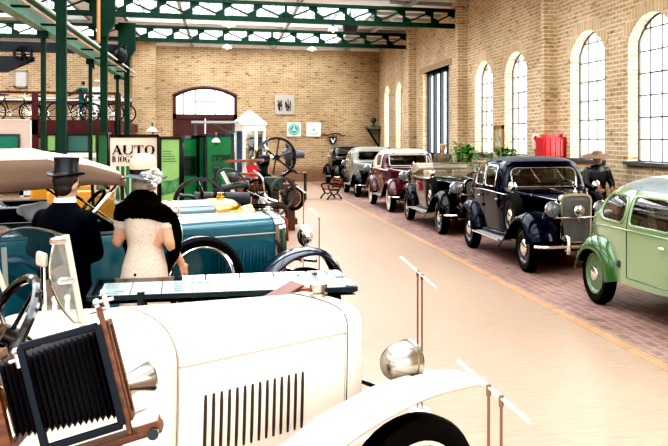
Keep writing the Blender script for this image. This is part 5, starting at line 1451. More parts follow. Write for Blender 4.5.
# serif lettering from thick and thin strokes
def glyph(m,ch,x,z,H_,W_,y=-.02):
    th=W_*.26; tn=W_*.08; sf=W_*.09
    def r(x0,x1,z0,z1): m.box((x+x0,y-.004,z+z0),(x+x1,y,z+z1))
    def q(pts): m.prism(pts,(x,y,z),(1,0,0),(0,0,1),(0,-.004,0))
    def ring(cx,cz,rx,rz,a0=0,a1=2*pi,t=th):
        n=28
        for k in range(n):
            a=a0+(a1-a0)*k/n; b=a0+(a1-a0)*(k+1)/n
            def P_(a,s): 
                tt=tn+(t-tn)*abs(cos(a))**1.3
                return (cx+(rx-(tt if s else 0))*cos(a), cz+(rz-(tn if s else 0))*sin(a))
            q([P_(a,0),P_(b,0),P_(b,1),P_(a,1)])
    if ch=='A':
        q([(0,0),(tn,0),(W_*.5+tn*.3,H_),(W_*.5-tn*.8,H_)]); q([(W_-th,0),(W_,0),(W_*.5+th*.3,H_),(W_*.5-th*.6,H_)]); r(W_*.2,W_*.75,H_*.33,H_*.33+tn); r(-sf,tn+sf,0,tn*.7); r(W_-th-sf,W_+sf,0,tn*.7)
    elif ch=='U':
        r(0,th,H_*.3,H_); r(W_-tn,W_,H_*.3,H_); ring(W_*.5,H_*.32,W_*.5,H_*.32,pi,2*pi,t=th*.8); r(-sf,th+sf,H_-tn*.7,H_); r(W_-tn-sf,W_+sf,H_-tn*.7,H_)
    elif ch=='T':
        r(W_*.5-th/2,W_*.5+th/2,0,H_); r(0,W_,H_-tn,H_); r(0,tn,H_*.75,H_); r(W_-tn,W_,H_*.75,H_); r(W_*.5-th/2-sf,W_*.5+th/2+sf,0,tn*.7)
    elif ch=='O': ring(W_*.5,H_*.5,W_*.54,H_*.52)
    elif ch=='I': r(W_*.5-th/2,W_*.5+th/2,0,H_); r(W_*.5-th,W_*.5+th,0,tn); r(W_*.5-th,W_*.5+th,H_-tn,H_)
    elif ch=='B': r(W_*.1,W_*.1+th,0,H_); ring(W_*.35,H_*.74,W_*.45,H_*.26,-pi/2,pi/2); ring(W_*.35,H_*.26,W_*.52,H_*.27,-pi/2,pi/2); r(0,W_*.4,0,tn); r(0,W_*.4,H_-tn,H_); r(W_*.1,W_*.4,H_*.5-tn/2,H_*.5+tn/2)
    elif ch=='G': ring(W_*.5,H_*.5,W_*.52,H_*.52,pi*.25,pi*1.9); r(W_*.75,W_*.75+th,H_*.05,H_*.42); r(W_*.6,W_*1.05,H_*.42-tn,H_*.42)
    elif ch=='R': r(W_*.1,W_*.1+th,0,H_); ring(W_*.35,H_*.74,W_*.48,H_*.26,-pi/2,pi/2); q([(W_*.4,H_*.48),(W_*.6,H_*.48),(W_,0),(W_-th,0)]); r(0,W_*.4,H_-tn,H_); r(0,W_*.45,0,tn); r(W_*.1,W_*.4,H_*.48,H_*.48+tn)
    elif ch=='E': r(W_*.1,W_*.1+th,0,H_); r(0,W_*.9,0,tn); r(0,W_*.9,H_-tn,H_); r(W_*.1,W_*.7,H_*.5-tn/2,H_*.5+tn/2); r(W_*.9-tn,W_*.9,0,H_*.25); r(W_*.9-tn,W_*.9,H_*.78,H_)
    elif ch=='F': r(W_*.1,W_*.1+th,0,H_); r(0,W_*.45,0,tn); r(0,W_*.9,H_-tn,H_); r(W_*.1,W_*.7,H_*.5-tn/2,H_*.5+tn/2); r(W_*.9-tn,W_*.9,H_*.78,H_)
def word(s_,x,z,H_,W_,gap,mat,parent,name='lettering',y=-.02):
    m=MB()
    for ch in s_:
        ww=W_*(.45 if ch=='I' else 1); glyph(m,ch,x,z,H_,ww if ch!='I' else W_*.6,y); x+=ww+gap
    return m.build(name,mat,parent,smooth=0)
pxm=17.0/F
word('AUTO',4.5*pxm,h-(154.5-136)*pxm,9.2*pxm,9.2*pxm,1.6*pxm,M_BLACK,T)
word('BIOGRAFIE',4.0*pxm,h-(162-136)*pxm,5.8*pxm,4.2*pxm,.95*pxm,M_BLACK,T)
m=MB()
for k in range(4): m.box(((8+k*5)*pxm,-.02,.5),((11+k*5)*pxm,-.012,1.35))
m.build('poster_stripe',M_PGREEN,T,smooth=0)
def printed(T,w,h,items,lines=True,mi=M_PDARK):
    m=MB()
    for (a,b,c,d) in items: m.box((a*w,-.006,c*h),(b*w,-.001,d*h))
    m.build('picture_print',mi,T,smooth=0)
    if lines:
        m=MB()
        for k in range(5): m.box((.12*w,-.006,h*.86-k*.05),(w*(.5+.3*random.random()),-.001,h*.86-k*.05+.012))
        m.build('text_lines',M_PDARK if mi is not M_PDARK else M_BLACK,T,smooth=0)
T,w,h=panel(160,180.5,17.0,17.2,138,M_PLIGHT,'pale green text panel directly right of the AUTO poster'); printed(T,w,h,[(.15,.95,.48,.56)],mi=pm('print_green',(.10,.26,.10),.5,noise=.5,nscale=9))
m=MB(); m.prism([(0,.50*h),(w,.60*h),(w,.45*h),(0,.40*h)],(0,-.003,0),(1,0,0),(0,0,1),(0,-.002,0)); m.build('landscape_print',pm('print_green',(.10,.26,.10),.5),T,smooth=0)
T,w,h=panel(182,198,17.22,17.45,137,M_PGREEN,'green panel with a dark square picture, second right of the AUTO poster',bar=.07); printed(T,w,h,[(.08,.85,.60,.80)],mi=pm('print_dark',(.01,.025,.02),.4,noise=.6,nscale=20))
T,w,h=panel(199,204.5,17.45,17.25,136,M_PDARK,'narrow dark green return panel between two wider green panels',bar=.05)
T,w,h=panel(205.5,233,17.25,17.25,135,M_PGREEN,'rightmost green panel with a dark forest picture, ahead of the white booth',bar=.06); printed(T,w,h,[(.22,.9,.60,.80)],lines=False,mi=pm('print_forest',(.01,.06,.02),.5,noise=.6,nscale=14))
m=MB(); 
for a in range(14): m.box((.25*w+.045*w*a,-.008,.6*h),(.25*w+.045*w*a+.018,-.006,(.72+.06*random.random())*h))
m.build('forest_print',M_PDARK,T,smooth=0)
def dome_lamp(u,v,d,label,r=.14,col=M_WHITE,post=None):
    p=bp(u,v,d); T=thing('panel_lamp',label,'lamp',tuple(p))
    m=MB(); m.lathe([(.015,.09),(.04,.075),(.07,.05),(r,0)],(0,0,0),(0,0,1),20); m.build('lamp_shade',col,T,mods=[('solid',.006)])
    m=MB(); m.tube(spline([(0,0,.08),(0,.03,.16),(0,.16,.17),(0,.22,post or 0),],5),.010,6); m.build('arm',M_BLACK,T)
dome_lamp(216,142.5,16.95,'small white cone lamp in front of the rightmost green panel',.085,post=-.05)
dome_lamp(152,131.5,16.8,'white dome lamp above the AUTO poster',.11,post=-.10)
# boards beneath the balcony, far left
def board(u0,v0,u1,v1,Y,mat,label,name='wall_board',fm=None,fb=.05,inner=None,cat='board'):
    A=on_y(u0,v0,Y); B_=on_y(u1,v1,Y)
    T=thing(name,label,cat,(A.x,A.y,0))
    w=B_.x-A.x; m=MB(); m.box((0,0,B_.z),(w,.05,A.z)); m.build('board',mat,T,smooth=0)
    if fm:
        m=MB(); m.box((0,-.02,B_.z),(fb,.0,A.z)); m.box((w-fb,-.02,B_.z),(w,0,A.z)); m.box((0,-.02,A.z-fb),(w,0,A.z)); m.box((0,-.02,B_.z),(w,0,B_.z+fb)); m.build('frame',fm,T,smooth=0)
    return T,w,A.z,B_.z
T,w,za,zb_=board(-12,119,31.5,186,27.5,pm('board_beige',(.66,.55,.48),.6),'large beige wall board at the far left with a green inset sign',fm=M_WHITE,fb=.03)
A=on_y(-12,134,27.45); B_=on_y(20,150,27.45); m=MB(); m.box((A.x-T.location.x,-.06,B_.z),(B_.x-T.location.x,-.045,A.z)); ins=m.build('inset_sign',M_BLACK,T,smooth=0)
m=MB(); m.box((A.x-T.location.x,-.075,B_.z-.2),(B_.x-T.location.x-.06,-.06,A.z-.07)); m.build('sign_face',pm('sign_green',(.01,.20,.13),.4),ins,smooth=0)
T,w,za,zb_=board(46,134,57,152,31.2,M_PLIGHT,'light green narrow board under the balcony left of the thick column',fm=M_DARKM,fb=.05)
T,w,za,zb_=board(66,134,90,153,31.2,pm('board_teal_glass',(.03,.12,.10),.2),'dark teal glazed board under the balcony right of the thick column',fm=M_DARKM,fb=.06)
T,w,za,zb_=board(91,134,97,153,31.2,M_PLIGHT,'slim light green board beside the dark teal board',fm=M_DARKM,fb=.04)
for T in [o for o in bpy.data.objects if o.name.startswith('wall_board') and o.parent is None]: pass
mb=MB(); A=on_y(20,153,31.0); B_=on_y(100,157,31.0); mb.box((A.x,A.y-.4,B_.z),(B_.x,A.y+.1,A.z)); mb.box((A.x,A.y,0),(A.x+.1,A.y+.1,B_.z)); mb.box((B_.x-.1,A.y,0),(B_.x,A.y+.1,B_.z)); mb.box((A.x,A.y+.0,0.05),(B_.x,A.y+.06,B_.z)); tag(mb.build('long_counter',M_WHITE,smooth=0),'long low white counter under the balcony','counter')
# picture hung left on back wall
T,w,za,zb_=board(14,70,27.5,87.5,YB-.06,pm('sheet_old',(.5,.47,.42),.7),'pale framed sheet hanging on the brick wall above the balcony','framed_sheet',fm=pm('frame_grey',(.3,.28,.25),.5),fb=.06,cat='picture')
# ---- back wall pictures -------------------------------------------------------------
T,w,za,zb_=board(275,94.5,294.5,114.5,YB-.06,pm('canvas_grey',(.46,.42,.37),.8),'grey canvas with loose black brush drawing on the back wall','wall_drawing',cat='picture')
m=MB(); cx=w/2; cz=(za+zb_)/2
for k in range(9):
    x0=.15+.06*(k%3); a=[V((random.uniform(.12,.38)*w+ (0.42*w if k%2 else 0),-.015,cz+random.uniform(-.33,.33)*(za-zb_))) for _ in range(4)]
    m.tube(spline(a,5),.012,5)
m.build('brush_strokes',M_BLACK,T)
T,w,za,zb_=board(287,122.5,301,136.5,YB-.06,M_WHITE,'white square sign with a round teal star emblem on the back wall','emblem_sign',cat='sign')
c=V((w/2,-.01,(za+zb_)/2)); M_TEALE=pm('emblem_teal',(.05,.38,.34),.4)
m=MB(); m.lathe([(0,0),(.24,0),(.24,.012),(0,.012)],c,(0,-1,0),32); m.build('emblem_disc',M_TEALE,T)
def star(m,c,r,y,t=.05):
    for q in range(3):
        a=pi/2+q*2*pi/3; d=V((cos(a),0,sin(a))); n=V((-sin(a),0,cos(a)))
        m.add([c+V((0,y,0))+n*t,c+V((0,y,0))-n*t,c+V((0,y,0))+d*r],[(0,1,2)])
m=MB(); star(m,c,.17,-.018,.035); m.lathe([(.17,0),(.19,0),(.19,.004),(.17,.004)],c+V((0,-.015,0)),(0,-1,0),32); m.build('star_emblem',M_WHITE,T,smooth=0)
T,w,za,zb_=board(306.5,122.5,321,136.5,YB-.06,M_WHITE,'white square sign with a thin pale star emblem on the back wall','emblem_sign',cat='sign')
c=V((w/2,-.01,(za+zb_)/2)); m=MB(); star(m,c,.2,-.006,.022); m.lathe([(.20,0),(.225,0),(.225,.004),(.20,.004)],c,(0,-1,0),32,a0=pi*.15,a1=pi*.85); m.build('star_emblem',pm('emblem_pale',(.16,.42,.40),.4),T,smooth=0)
# scrolled shield emblem
p=on_y(333,140.5,YB-.08); T=thing('shield_sign','black shield sign with a curved iron scroll above, on the back wall','sign',tuple(p))
m=MB(); m.prism([(-.17,.17),(.17,.17),(.15,-.05),(.06,-.16),(-.06,-.16),(-.15,-.05)],(0,0,0),(1,0,0),(0,0,1),(0,.05,0)); s=m.build('shield',M_BLACK,T,smooth=0)
m=MB(); m.prism([(-.11,.10),(-.05,.10),(0,-.03),(.05,.10),(.11,.10),(.03,-.11),(-.03,-.11)],(0,-.01,0),(1,0,0),(0,0,1),(0,.01,0)); m.build('shield_mark',M_WHITE,s,smooth=0)
m=MB(); m.tube(spline([(-.52,0,.18),(-.45,0,.26),(-.25,0,.22),(0,0,.30),(.25,0,.30),(.42,0,.2),(.52,0,.24)],6),.028,6); m.cyl((0,0,.15),(0,0,.3),.02,6); m.build('scroll_bracket',pm('scroll_brown',(.06,.025,.015),.5),T)
# bracket shelf with bust
p=on_y(374,127.5,YB-.25); T=thing('bracket_shelf','grey-green wall shelf on a diagonal bracket near the room corner','shelf',(p.x,YB,p.z))
m=MB(); m.box((-.34,-.5,-.05),(.36,0,.05)); m.build('shelf_board',pm('shelf_grey_green',(.14,.19,.17),.5),T,smooth=0)
m=MB(); m.bar((-.26,-.06,-.05),(.28,-.06,-.9),.05,.07); m.box((.26,-.08,-.95),(.32,-.0,0)); m.build('bracket',M_GREEN,T,smooth=0)
p2=V((p.x-.02,YB-.25,p.z+.05)); T=thing('desk_fan','small dark round-headed desk fan standing on the bracket shelf','fan',tuple(p2))
m=MB(); m.lathe([(.12,0),(.12,.03),(.03,.05),(.025,.16)],(0,0,0),(0,0,1),16); m.build('base',M_DARKM,T)
m=MB(); m.ball((0,0,.26),(.13,.07,.13),14); m.build('fan_head',pm('fan_dark',(.05,.05,.05),.4),T)
# ---- right wall objects -------------------------------------------------------------
def wall_y(u): return on_x(u,XR-.05)[0]
ya,yb_=wall_y(502),wall_y(493.5); dd=on_x(496,XR)[1]
z0=H-(151.5-V0)*dd/F; z1=H-(125.5-V0)*dd/F
T=thing('framed_picture','gilt framed upright picture hanging between two arched windows','picture',(XR,(ya+yb_)/2,0)); hw=(yb_-ya)/2
m=MB(); 
for a,b,c,d in ((-hw,-hw+.09,z0,z1),(hw-.09,hw,z0,z1),(-hw,hw,z0,z0+.09),(-hw,hw,z1-.09,z1)): m.box((-.035,a,c),(0,b,d))
m.build('frame',pm('gilt',(.42,.22,.05),.35,metal=.4),T,smooth=0)
m=MB(); m.box((-.03,-hw+.07,z0+.07),(-.015,hw-.07,z1-.07)); m.build('picture_print',pm('picture_pale',(.45,.42,.32),.6,noise=.7,nscale=9),T,smooth=0)
# red wall cabinet
p0=on_x(540,XR-.45); p1=on_x(561,XR-.0)
dd=on_x(550,XR-.3)[1]; z0=H-(158-V0)*dd/F; z1=H-(137-V0)*dd/F
yc=(PY[1][0])-.40
T=thing('red_wall_cabinet','bright red ribbed metal cabinet fixed to the brick pilaster','cabinet',(XR,yc,0))
M_RED=pm('signal_red',(.55,.012,.018),.3,coat=.3)
m=MB(); m.box((-.50,-.18,z0),(0,.30,z1)); b=m.build('cabinet_body',M_RED,T,smooth=0,mods=[('bevel',.015,2)])
m=MB()
for k in range(4): m.box((-.46+.11*k,-.20,z0+.03),(-.42+.11*k,-.17,z1-.03))
m.build('rib',M_RED,b,smooth=0)
m=MB(); m.box((-.40,-.08,z1),(-.05,.22,z1+.05)); m.build('cabinet_cap',M_RED,b,smooth=0)
m=MB(); m.box((-.4,.0,0),(-.34,.06,z0)); m.box((-.1,.0,0),(-.04,.06,z0)); m.build('stand',M_DARKM,T,smooth=0)
p=on_x(538,XR-.5); dd=p[1]; T=thing('wall_sign_plate','small red and white sign plate left of the red cabinet','sign',(XR-.52,p[0]+.15,0))
za=H-(134-V0)*dd/F; zb_=H-(149-V0)*dd/F
m=MB(); m.box((-.04,-.005,zb_),(.10,.02,za)); m.build('plate',M_PAPER,T,smooth=0)
m=MB(); m.prism([(-.03,za-.08),(.03,za-.02),(.08,za-.12),(.02,za-.16)],(0,-.01,0),(1,0,0),(0,0,1),(0,.004,0)); m.build('plate_mark',M_RED,T,smooth=0)
m=MB(); m.box((.02,0,0),(.05,.02,zb_)); m.build('post',M_DARKM,T,smooth=0)
# ---- plants ------------------------------------------------------
def plant(x,y,h,r,label,n=90,seed=1,name='leafy_plant'):
    R_=random.Random(seed); T=thing(name,label,'plant',(x,y,0))
    m=MB(); m.lathe([(0,0),(.16,0),(.20,.35),(.215,.36),(.19,.36),(.18,.33),(0,.33)],(0,0,0),(0,0,1),20); m.build('pot',pm('terracotta',(.30,.12,.06),.7),T)
    m=MB()
    for k in range(9):
        a=R_.uniform(0,2*pi); m.tube(spline([(0,0,.3),(cos(a)*r*.3,sin(a)*r*.3,h*.6),(cos(a)*r*.7,sin(a)*r*.7,h*.95)],4),.012,5)
    m.build('stem',pm('stem_green',(.08,.14,.04),.6),T)
    m=MB()
    for k in range(n):
        a=R_.uniform(0,2*pi); rr=r*sqrt(R_.random()); z=h-(rr/r)**2*.25-R_.random()**1.5*h*.45
        c=V((cos(a)*rr,sin(a)*rr,z)); d=V((cos(a)+R_.uniform(-.6,.6),sin(a)+R_.uniform(-.6,.6),R_.uniform(-.5,.7))).normalized(); s_=d.cross(V((0,0,1))).normalized(); n_=s_.cross(d)
        L_=R_.uniform(.10,.19); w_=L_*.32
        m.add([c,c+d*L_*.35+s_*w_+n_*.01,c+d*L_*.35-s_*w_+n_*.01,c+d*L_*.75+s_*w_*.8-n_*.01,c+d*L_*.75-s_*w_*.8-n_*.01,c+d*L_-n_*.03],[(0,1,2),(1,3,4,2),(3,5,4)])
    m.build('foliage',pm('leaf_green',(.07,.25,.04),.45,noise=.6,nscale=6),T,smooth=0)
    return T
q=on_x(473,6.2); plant(6.0,q[0],1.76,.42,'leafy green potted plant behind the black convertible',300,1)
q=on_x(507,6.2); plant(6.15,q[0],1.72,.36,'leafy green potted plant partly behind the midnight blue roof',260,2)
q=on_x(578,6.25); plant(6.15,q[0],1.36,.30,'green potted plant low beside the person in the straw hat',140,3)
# ---- bench with cast iron legs -------------------------------------------------
p=ground(331,199); T=thing('park_bench','small bench with curly black iron legs and brown slats near the far cars','bench',(p.x,p.y,0),radians(-80)); T.scale=(.8,.8,.74)
for x in (-.45,.45):
    m=MB()
    m.tube(spline([(x,-.28,0),(x,-.22,.12),(x,-.12,.25),(x,-.2,.42)],5),.034,6); m.tube(spline([(x,.30,0),(x,.22,.14),(x,.12,.26),(x,.18,.42)],5),.034,6)
    m.tube(spline([(x,-.2,.42),(x,0,.40),(x,.18,.42),(x,.25,.62),(x,.33,.88)],5),.034,6); m.tube(spline([(x,-.2,.42),(x,-.24,.6),(x,-.05,.64),(x,.2,.62)],5),.03,6); m.tube(spline([(x,-.12,.25),(x,0,.2),(x,.12,.26)],4),.028,6)
    m.build('iron_side',M_BLACK,T)
for k in range(5):
    m=MB(); y=-.2+.09*k; m.box((-.5,y-.035,.43),(.5,y+.035,.455)); m.build('seat_slat',M_WOODR,T,smooth=0)
for k in range(3):
    m=MB(); f=k/2; m.bar((-.5,.225+.08*f,.58+.24*f),(.5,.225+.08*f,.58+.24*f),.025,.085); m.build('back_slat',M_WOODR,T,smooth=0)
# ---- white booth with conical roof -------------------------------------------------
p=on_y(249.5,118,26.0); T=thing('ticket_booth','white round booth with conical roof and glazed front at the back','booth',(p.x,p.y,0))
s=26.0/F
zt=H+(138-126)*s; za=H+(138-111)*s; r=16.5*s
m=MB(); m.lathe([(0,za),(.05,za-.02),(r*1.0,zt+.08),(r,zt+.02),(r*.94,zt)],(0,0,0),(0,0,1),12); m.build('roof',M_WHITE,T,smooth=20)
m=MB(); m.lathe([(r*.92,zt),(r*.92,zt-.16)],(0,0,0),(0,0,1),24); m.build('fascia',pm('booth_cream',(.70,.68,.64),.5),T)
for k in range(8):
    a=k*pi/4+pi/8; m=MB(); m.cyl((cos(a)*r*.88,sin(a)*r*.88,0),(cos(a)*r*.88,sin(a)*r*.88,zt-.1),.05,8); m.build('post',M_WHITE,T)
m=MB(); m.lathe([(r*.86,.0),(r*.86,.85)],(0,0,0),(0,0,1),8,a0=pi/8,a1=pi/8+2*pi); m.build('base_wall',pm('booth_grey',(.42,.44,.44),.5),T,smooth=0)
m=MB(); m.lathe([(r*.85,.85),(r*.85,zt-.1)],(0,0,0),(0,0,1),8,a0=pi/8+0,a1=pi/8+2*pi); m.build('glazing',M_GLASSP,T,smooth=0)
m=MB(); m.box((-.55,-.1,.9),(-.12,.05,zt-.15)); m.build('blue_panel',pm('booth_blue',(.02,.16,.32),.4),T,smooth=0)
m=MB(); m.box((-.05,-.12,.5),(.55,.1,zt-.25)); m.build('cupboard',pm('booth_tan',(.45,.30,.20),.5),T,smooth=0)
m=MB(); m.box((.0,-.14,1.2),(.5,-.121,zt-.33)); m.build('dark_pane',pm('pane_dark',(.05,.05,.05),.2),T,smooth=0)
m=MB(); m.box((-.1,-.5,.8),(.25,-.2,1.12)); m.build('red_box',pm('signal_red2',(.55,.02,.03),.4),T,smooth=0)
# flat canopy left of booth
p=on_y(213,123,25.0); T=thing('flat_canopy','grey flat canopy on brackets between the green panels and the booth','canopy',(p.x,p.y,0))
zc=H+(138-123)*25/F
m=MB(); m.box((-.55,-.6,zc-.03),(.7,.4,zc+.03)); m.build('canopy_top',pm('canopy_grey',(.34,.38,.40),.4),T,smooth=0)
m=MB(); m.bar((.0,0,zc-.03),(.55,0,zc-.35),.04,.05); m.box((.5,-.04,0),(.58,.04,zc)); m.box((-.5,-.04,0),(-.42,.04,zc)); m.build('support',M_GREYM,T,smooth=0)
# ---- workbench with a grey engine -------------------------------------------------
p=on_y(297,170,27.5); T=thing('workbench','dark workbench by the back wall right of the booth','workbench',(p.x,p.y,0))
m=MB(); m.box((-.45,-.3,.80),(.3,.3,.84)); m.build('bench_top',M_WOODR,T,smooth=0)
for x in (-.4,.25):
    for y in (-.25,.25): m=MB(); m.box((x-.018,y-.018,0),(x+.018,y+.018,.80)); m.build('leg',M_DARKM,T,smooth=0)
T=thing('aircraft_engine_display','grey engine with round cylinders standing on the workbench','engine',(p.x-.22,p.y,.84))
m=MB(); m.ball((0,0,.55),(.26,.24,.22),18); m.cyl((.1,0,.55),(.45,0,.55),.12,16); m.build('crankcase',M_GREYM,T,mods=[('remesh',.015,2)])
for k in range(5):
    a=k*2*pi/5+.3; m=MB(); c=V((-.05,cos(a)*.2,.55+sin(a)*.2)); e=V((-.05,cos(a)*.40,.55+sin(a)*.40)); m.cone(c,e,.07,.06,12)
    for q in range(5): f=c.lerp(e,.3+.15*q); m.cone(f-(e-c)*.02,f+(e-c)*.02,.085,.085,12)
    m.build('cylinder_head',pm('cylinder_grey',(.08,.09,.09),.4,metal=.4),T)
m=MB(); m.box((-.15,-.15,0),(.15,.15,.08)); m.cyl((0,0,.05),(0,0,.4),.05,10); m.build('stand',M_DARKM,T)
T=thing('red_toolbox','red box lying on the floor against the workbench','box',(p.x-.25,p.y-.75,0),.3)
m=MB(); m.box((-.2,-.15,0),(.2,.15,.42)); m.build('box_body',pm('signal_red2',(.55,.02,.03),.4),T,mods=[('bevel',.01,2)]); m=MB(); m.tube([(-.08,0,.42),(-.06,0,.48),(.06,0,.48),(.08,0,.42)],.01,6); m.build('handle',M_BLACK,T)
# ---- engines and early motor carriages -------------------------------------------------
def spoked(T,c,r,w,axis,mat,ns=6,rimt=.07,hub=.09,spr=.025,name='flywheel',curved=False,child=None):
    c=V(c); ax=V(axis).normalized(); m=MB()
    m.lathe([(r-rimt,-w/2),(r,-w/2),(r,w/2),(r-rimt,w/2),(r-rimt,-w/2)],c,ax,48)
    x=ax.cross(V((0,0,1))).normalized(); y=ax.cross(x)
    for k in range(ns):
        a=2*pi*k/ns+.35
        if curved: m.tube(spline([c,c+(x*cos(a)+y*sin(a))*r*.4,c+(x*cos(a+.25)+y*sin(a+.25))*r*.7,c+(x*cos(a+.3)+y*sin(a+.3))*(r-rimt*.5)],4),spr,8)
        else: m.cyl(c,c+(x*cos(a)+y*sin(a))*(r-rimt*.5),spr,8)
    m.cyl(c-ax*w*.8,c+ax*w*.8,hub,16)
    return m.build(name,mat,T)
# big upright engine: black flywheel, green tank
DE=18.0; s=DE/F; c=bp(276,157.5,DE)
T=thing('stationary_engine','upright engine with large black six-spoke flywheel and green tank','engine',(c.x,c.y,0))
spoked(T,(0,0,c.z),20.5*s,.09,(.25,-1,0),M_BLACK,6,.05,.06,.018)
m=MB(); m.cyl((-.02,-.02,c.z),(.12,.55,c.z),.03,10); m.build('crankshaft',M_DARKM,T)
g=bp(273,183,DE-.5)-T.location; m=MB(); m.box((g.x-.19,g.y-.13,g.z-.14),(g.x+.19,g.y+.13,g.z+.13)); tk=m.build('fuel_tank',pm('tank_green',(.006,.04,.025),.25,coat=.4),T,mods=[('bevel',.03,3)])
m=MB(); m.lathe([(.05,0),(.05,.03),(0,.035)],(g.x,g.y,g.z+.13),(0,0,1),14); m.build('tank_cap',M_BRASS,tk)
m=MB(); b=bp(263,162,DE)-T.location
m.ball((b.x,b.y,b.z),(.14,.12,.16),14); m.cyl((b.x,b.y,b.z-.6),(b.x,b.y,b.z),.10,14); m.cyl((b.x-.1,b.y,b.z+.05),(b.x+.15,b.y,b.z+.1),.06,12); m.build('cylinder',M_DARKM,T)
for k,(dx,dz) in enumerate(((-.12,.18),(.05,.22),(-.2,.0),(.16,.05))):
    m=MB(); m.lathe([(.0,0),(.05,.0),(.05,.07),(.03,.10),(0,.11)],(b.x+dx,b.y-.12,b.z+dz),(0,-.3,1),12); m.build('oiler',M_CHROME if k%2 else M_BRASS,T)
m=MB()
for x in (-.42,.0,.32): m.box((x-.05,-.2,0),(x+.05,-.1,1.05)); m.box((x-.05,.35,0),(x+.05,.45,1.05))
m.box((-.5,-.22,.85),(.42,.46,.95)); m.box((-.5,-.22,.12),(.42,.46,.24)); m.build('timber_frame',M_WOOD,T,smooth=0)
g=bp(291,198,DE-.4)-T.location; m=MB(); m.lathe([(0,-.14),(.14,-.14),(.165,-.1),(.165,.1),(.14,.14),(0,.14)],(g.x,g.y,g.z),(.5,-1,0),24); m.build('belt_drum',pm('drum_brown',(.10,.05,.03),.5,noise=.4),T)
m=MB(); m.lathe([(.18,-.02),(.25,-.02),(.25,.02),(.18,.02),(.18,-.02)],(g.x+.05,g.y-.1,g.z),(.5,-1,0),28); m.build('drum_ring',M_BLACK,T)
m=MB(); m.tube(spline([(b.x+.2,b.y-.1,b.z+.1),(.25,-.3,c.z-.2),(.42,-.3,c.z-.32),(.5,-.3,c.z-.28)],5),.016,6); m.build('lever',M_BLACK,T)
# motor carriage: wooden seat boards and wire wheels
DW=15.4; s=DW/F; c=bp(246,190,DW)
T=thing('motor_carriage','early motor carriage with wooden bench boards and large thin spoked wheels','motor carriage',(c.x,c.y,0),radians(0))
o=T.location
w1=bp(257,196,DW)-o; w2=bp(276,217,DW-2.2)-o
spoked(T,w1,17*s,.05,(.75,-1,0),M_RUBBER,14,.035,.05,.006,'rear_wheel')
spoked(T,w1+V((.5,.75,0)),17*s,.05,(.75,-1,0),M_RUBBERG,14,.035,.05,.006,'rear_wheel')
spoked(T,w2,15.5*(DW-2.2)/F,.07,(.5,-1,0),pm('tyre_brown',(.055,.04,.035),.7),10,.055,.04,.006,'front_wheel')
m=MB()
a=bp(227,161.5,DW)-o; b=bp(262,160,DW)-o; m.bar(a,b,.30,.04); m.build('seat_board',M_WOODR,T,smooth=0)
a=bp(229,174,DW)-o; b=bp(258,174,DW)-o; m=MB(); m.bar(a,b,.3,.035); m.build('foot_board',M_WOODR,T,smooth=0)
m=MB(); a=bp(243,162,DW)-o; b=bp(247,178,DW)-o; m.bar(a,b,.04,.05); a=bp(222,186,DW)-o; b=bp(238,200,DW)-o; m.bar(a+V((0,0,.25)),b,.05,.06); m.build('white_strut',M_WHITE,T,smooth=0)
m=MB(); a=bp(244,178,DW)-o; b=bp(244,215,DW)-o; m.box((a.x-.11,a.y-.1,.1),(a.x+.11,a.y+.12,a.z)); m.build('wooden_post',wood('post_wood',(.12,.05,.025),(.24,.11,.055)),T,smooth=0)
m=MB(); m.bar(w1+V((-.5,.35,-.2)),w1+V((.5,-.3,-.2)),.04,.04); m.bar(w1+V((-.4,.9,-.2)),w1+V((.5,.3,-.2)),.04,.04); m.bar(w1,w1+V((.25,.9,0)),.05,.05); m.bar(w1+V((.5,-.3,-.2)),w2,.035,.035); m.build('chassis_frame',M_DARKM,T,smooth=0)
m=MB(); q=bp(262,195,DW)-o; m.tube(spline([q+V((-.15,-.1,.45)),q+V((0,-.15,.3)),q+V((.05,-.2,0)),q+V((.25,-.3,-.1))],5),.018,6); m.cyl(q+V((-.25,0,.1)),q+V((.15,-.2,-.15)),.02,8); m.build('tiller',M_CHROME,T)
m=MB(); m.cyl(w1+V((-.5,.55,.05)),w1+V((-.1,.35,.05)),.09,14); m.ball(w1+V((-.5,.55,.1)),.10,12); m.build('motor',M_DARKM,T)
# horizontal engine with black flywheel in front of the panels
DH=13.6; s=DH/F; c=bp(200,203,DH)
T=thing('horizontal_engine','low horizontal engine with black flywheel in front of the green panels','engine',(c.x,c.y,0))
spoked(T,(0,0,c.z),26*s,.08,(.15,-1,0),M_BLACK,6,.06,.08,.028,curved=True)
m=MB(); m.cyl((-.05,-.12,c.z),(.05,.5,c.z),.035,10); m.cyl((-.1,.35,c.z),(.75,.45,c.z-.03),.16,18); m.box((-.35,.15,0),(.85,.6,c.z-.15)); m.build('engine_bed',M_DARKM,T)
q=bp(226,184,DH)-T.location; m=MB(); m.cyl(q+V((-.2,.2,-.1)),q+V((.35,.1,.0)),.05,12); m.ball(q+V((.12,.1,.1)),.09,12); m.tube(spline([q+V((-.15,.1,.05)),q+V((-.1,.1,.2)),q+V((.1,.1,.22)),q+V((.3,.1,.05))],5),.02,6); m.build('valve_gear',pm('gear_steel',(.09,.09,.09),.35,metal=.5),T)
q=bp(216,175,DH)-T.location; m=MB()
for k in range(2): m.lathe([(.05,-.02),(.085,-.02),(.085,.02),(.05,.02),(.05,-.02)],q+V((0,.2,.1-.22*k)),(.1,-1,0),20)
m.cyl(q+V((0,.2,-.6)),q+V((0,.2,.1)),.03,8); m.build('governor',pm('governor_green',(.01,.06,.03),.35),T)
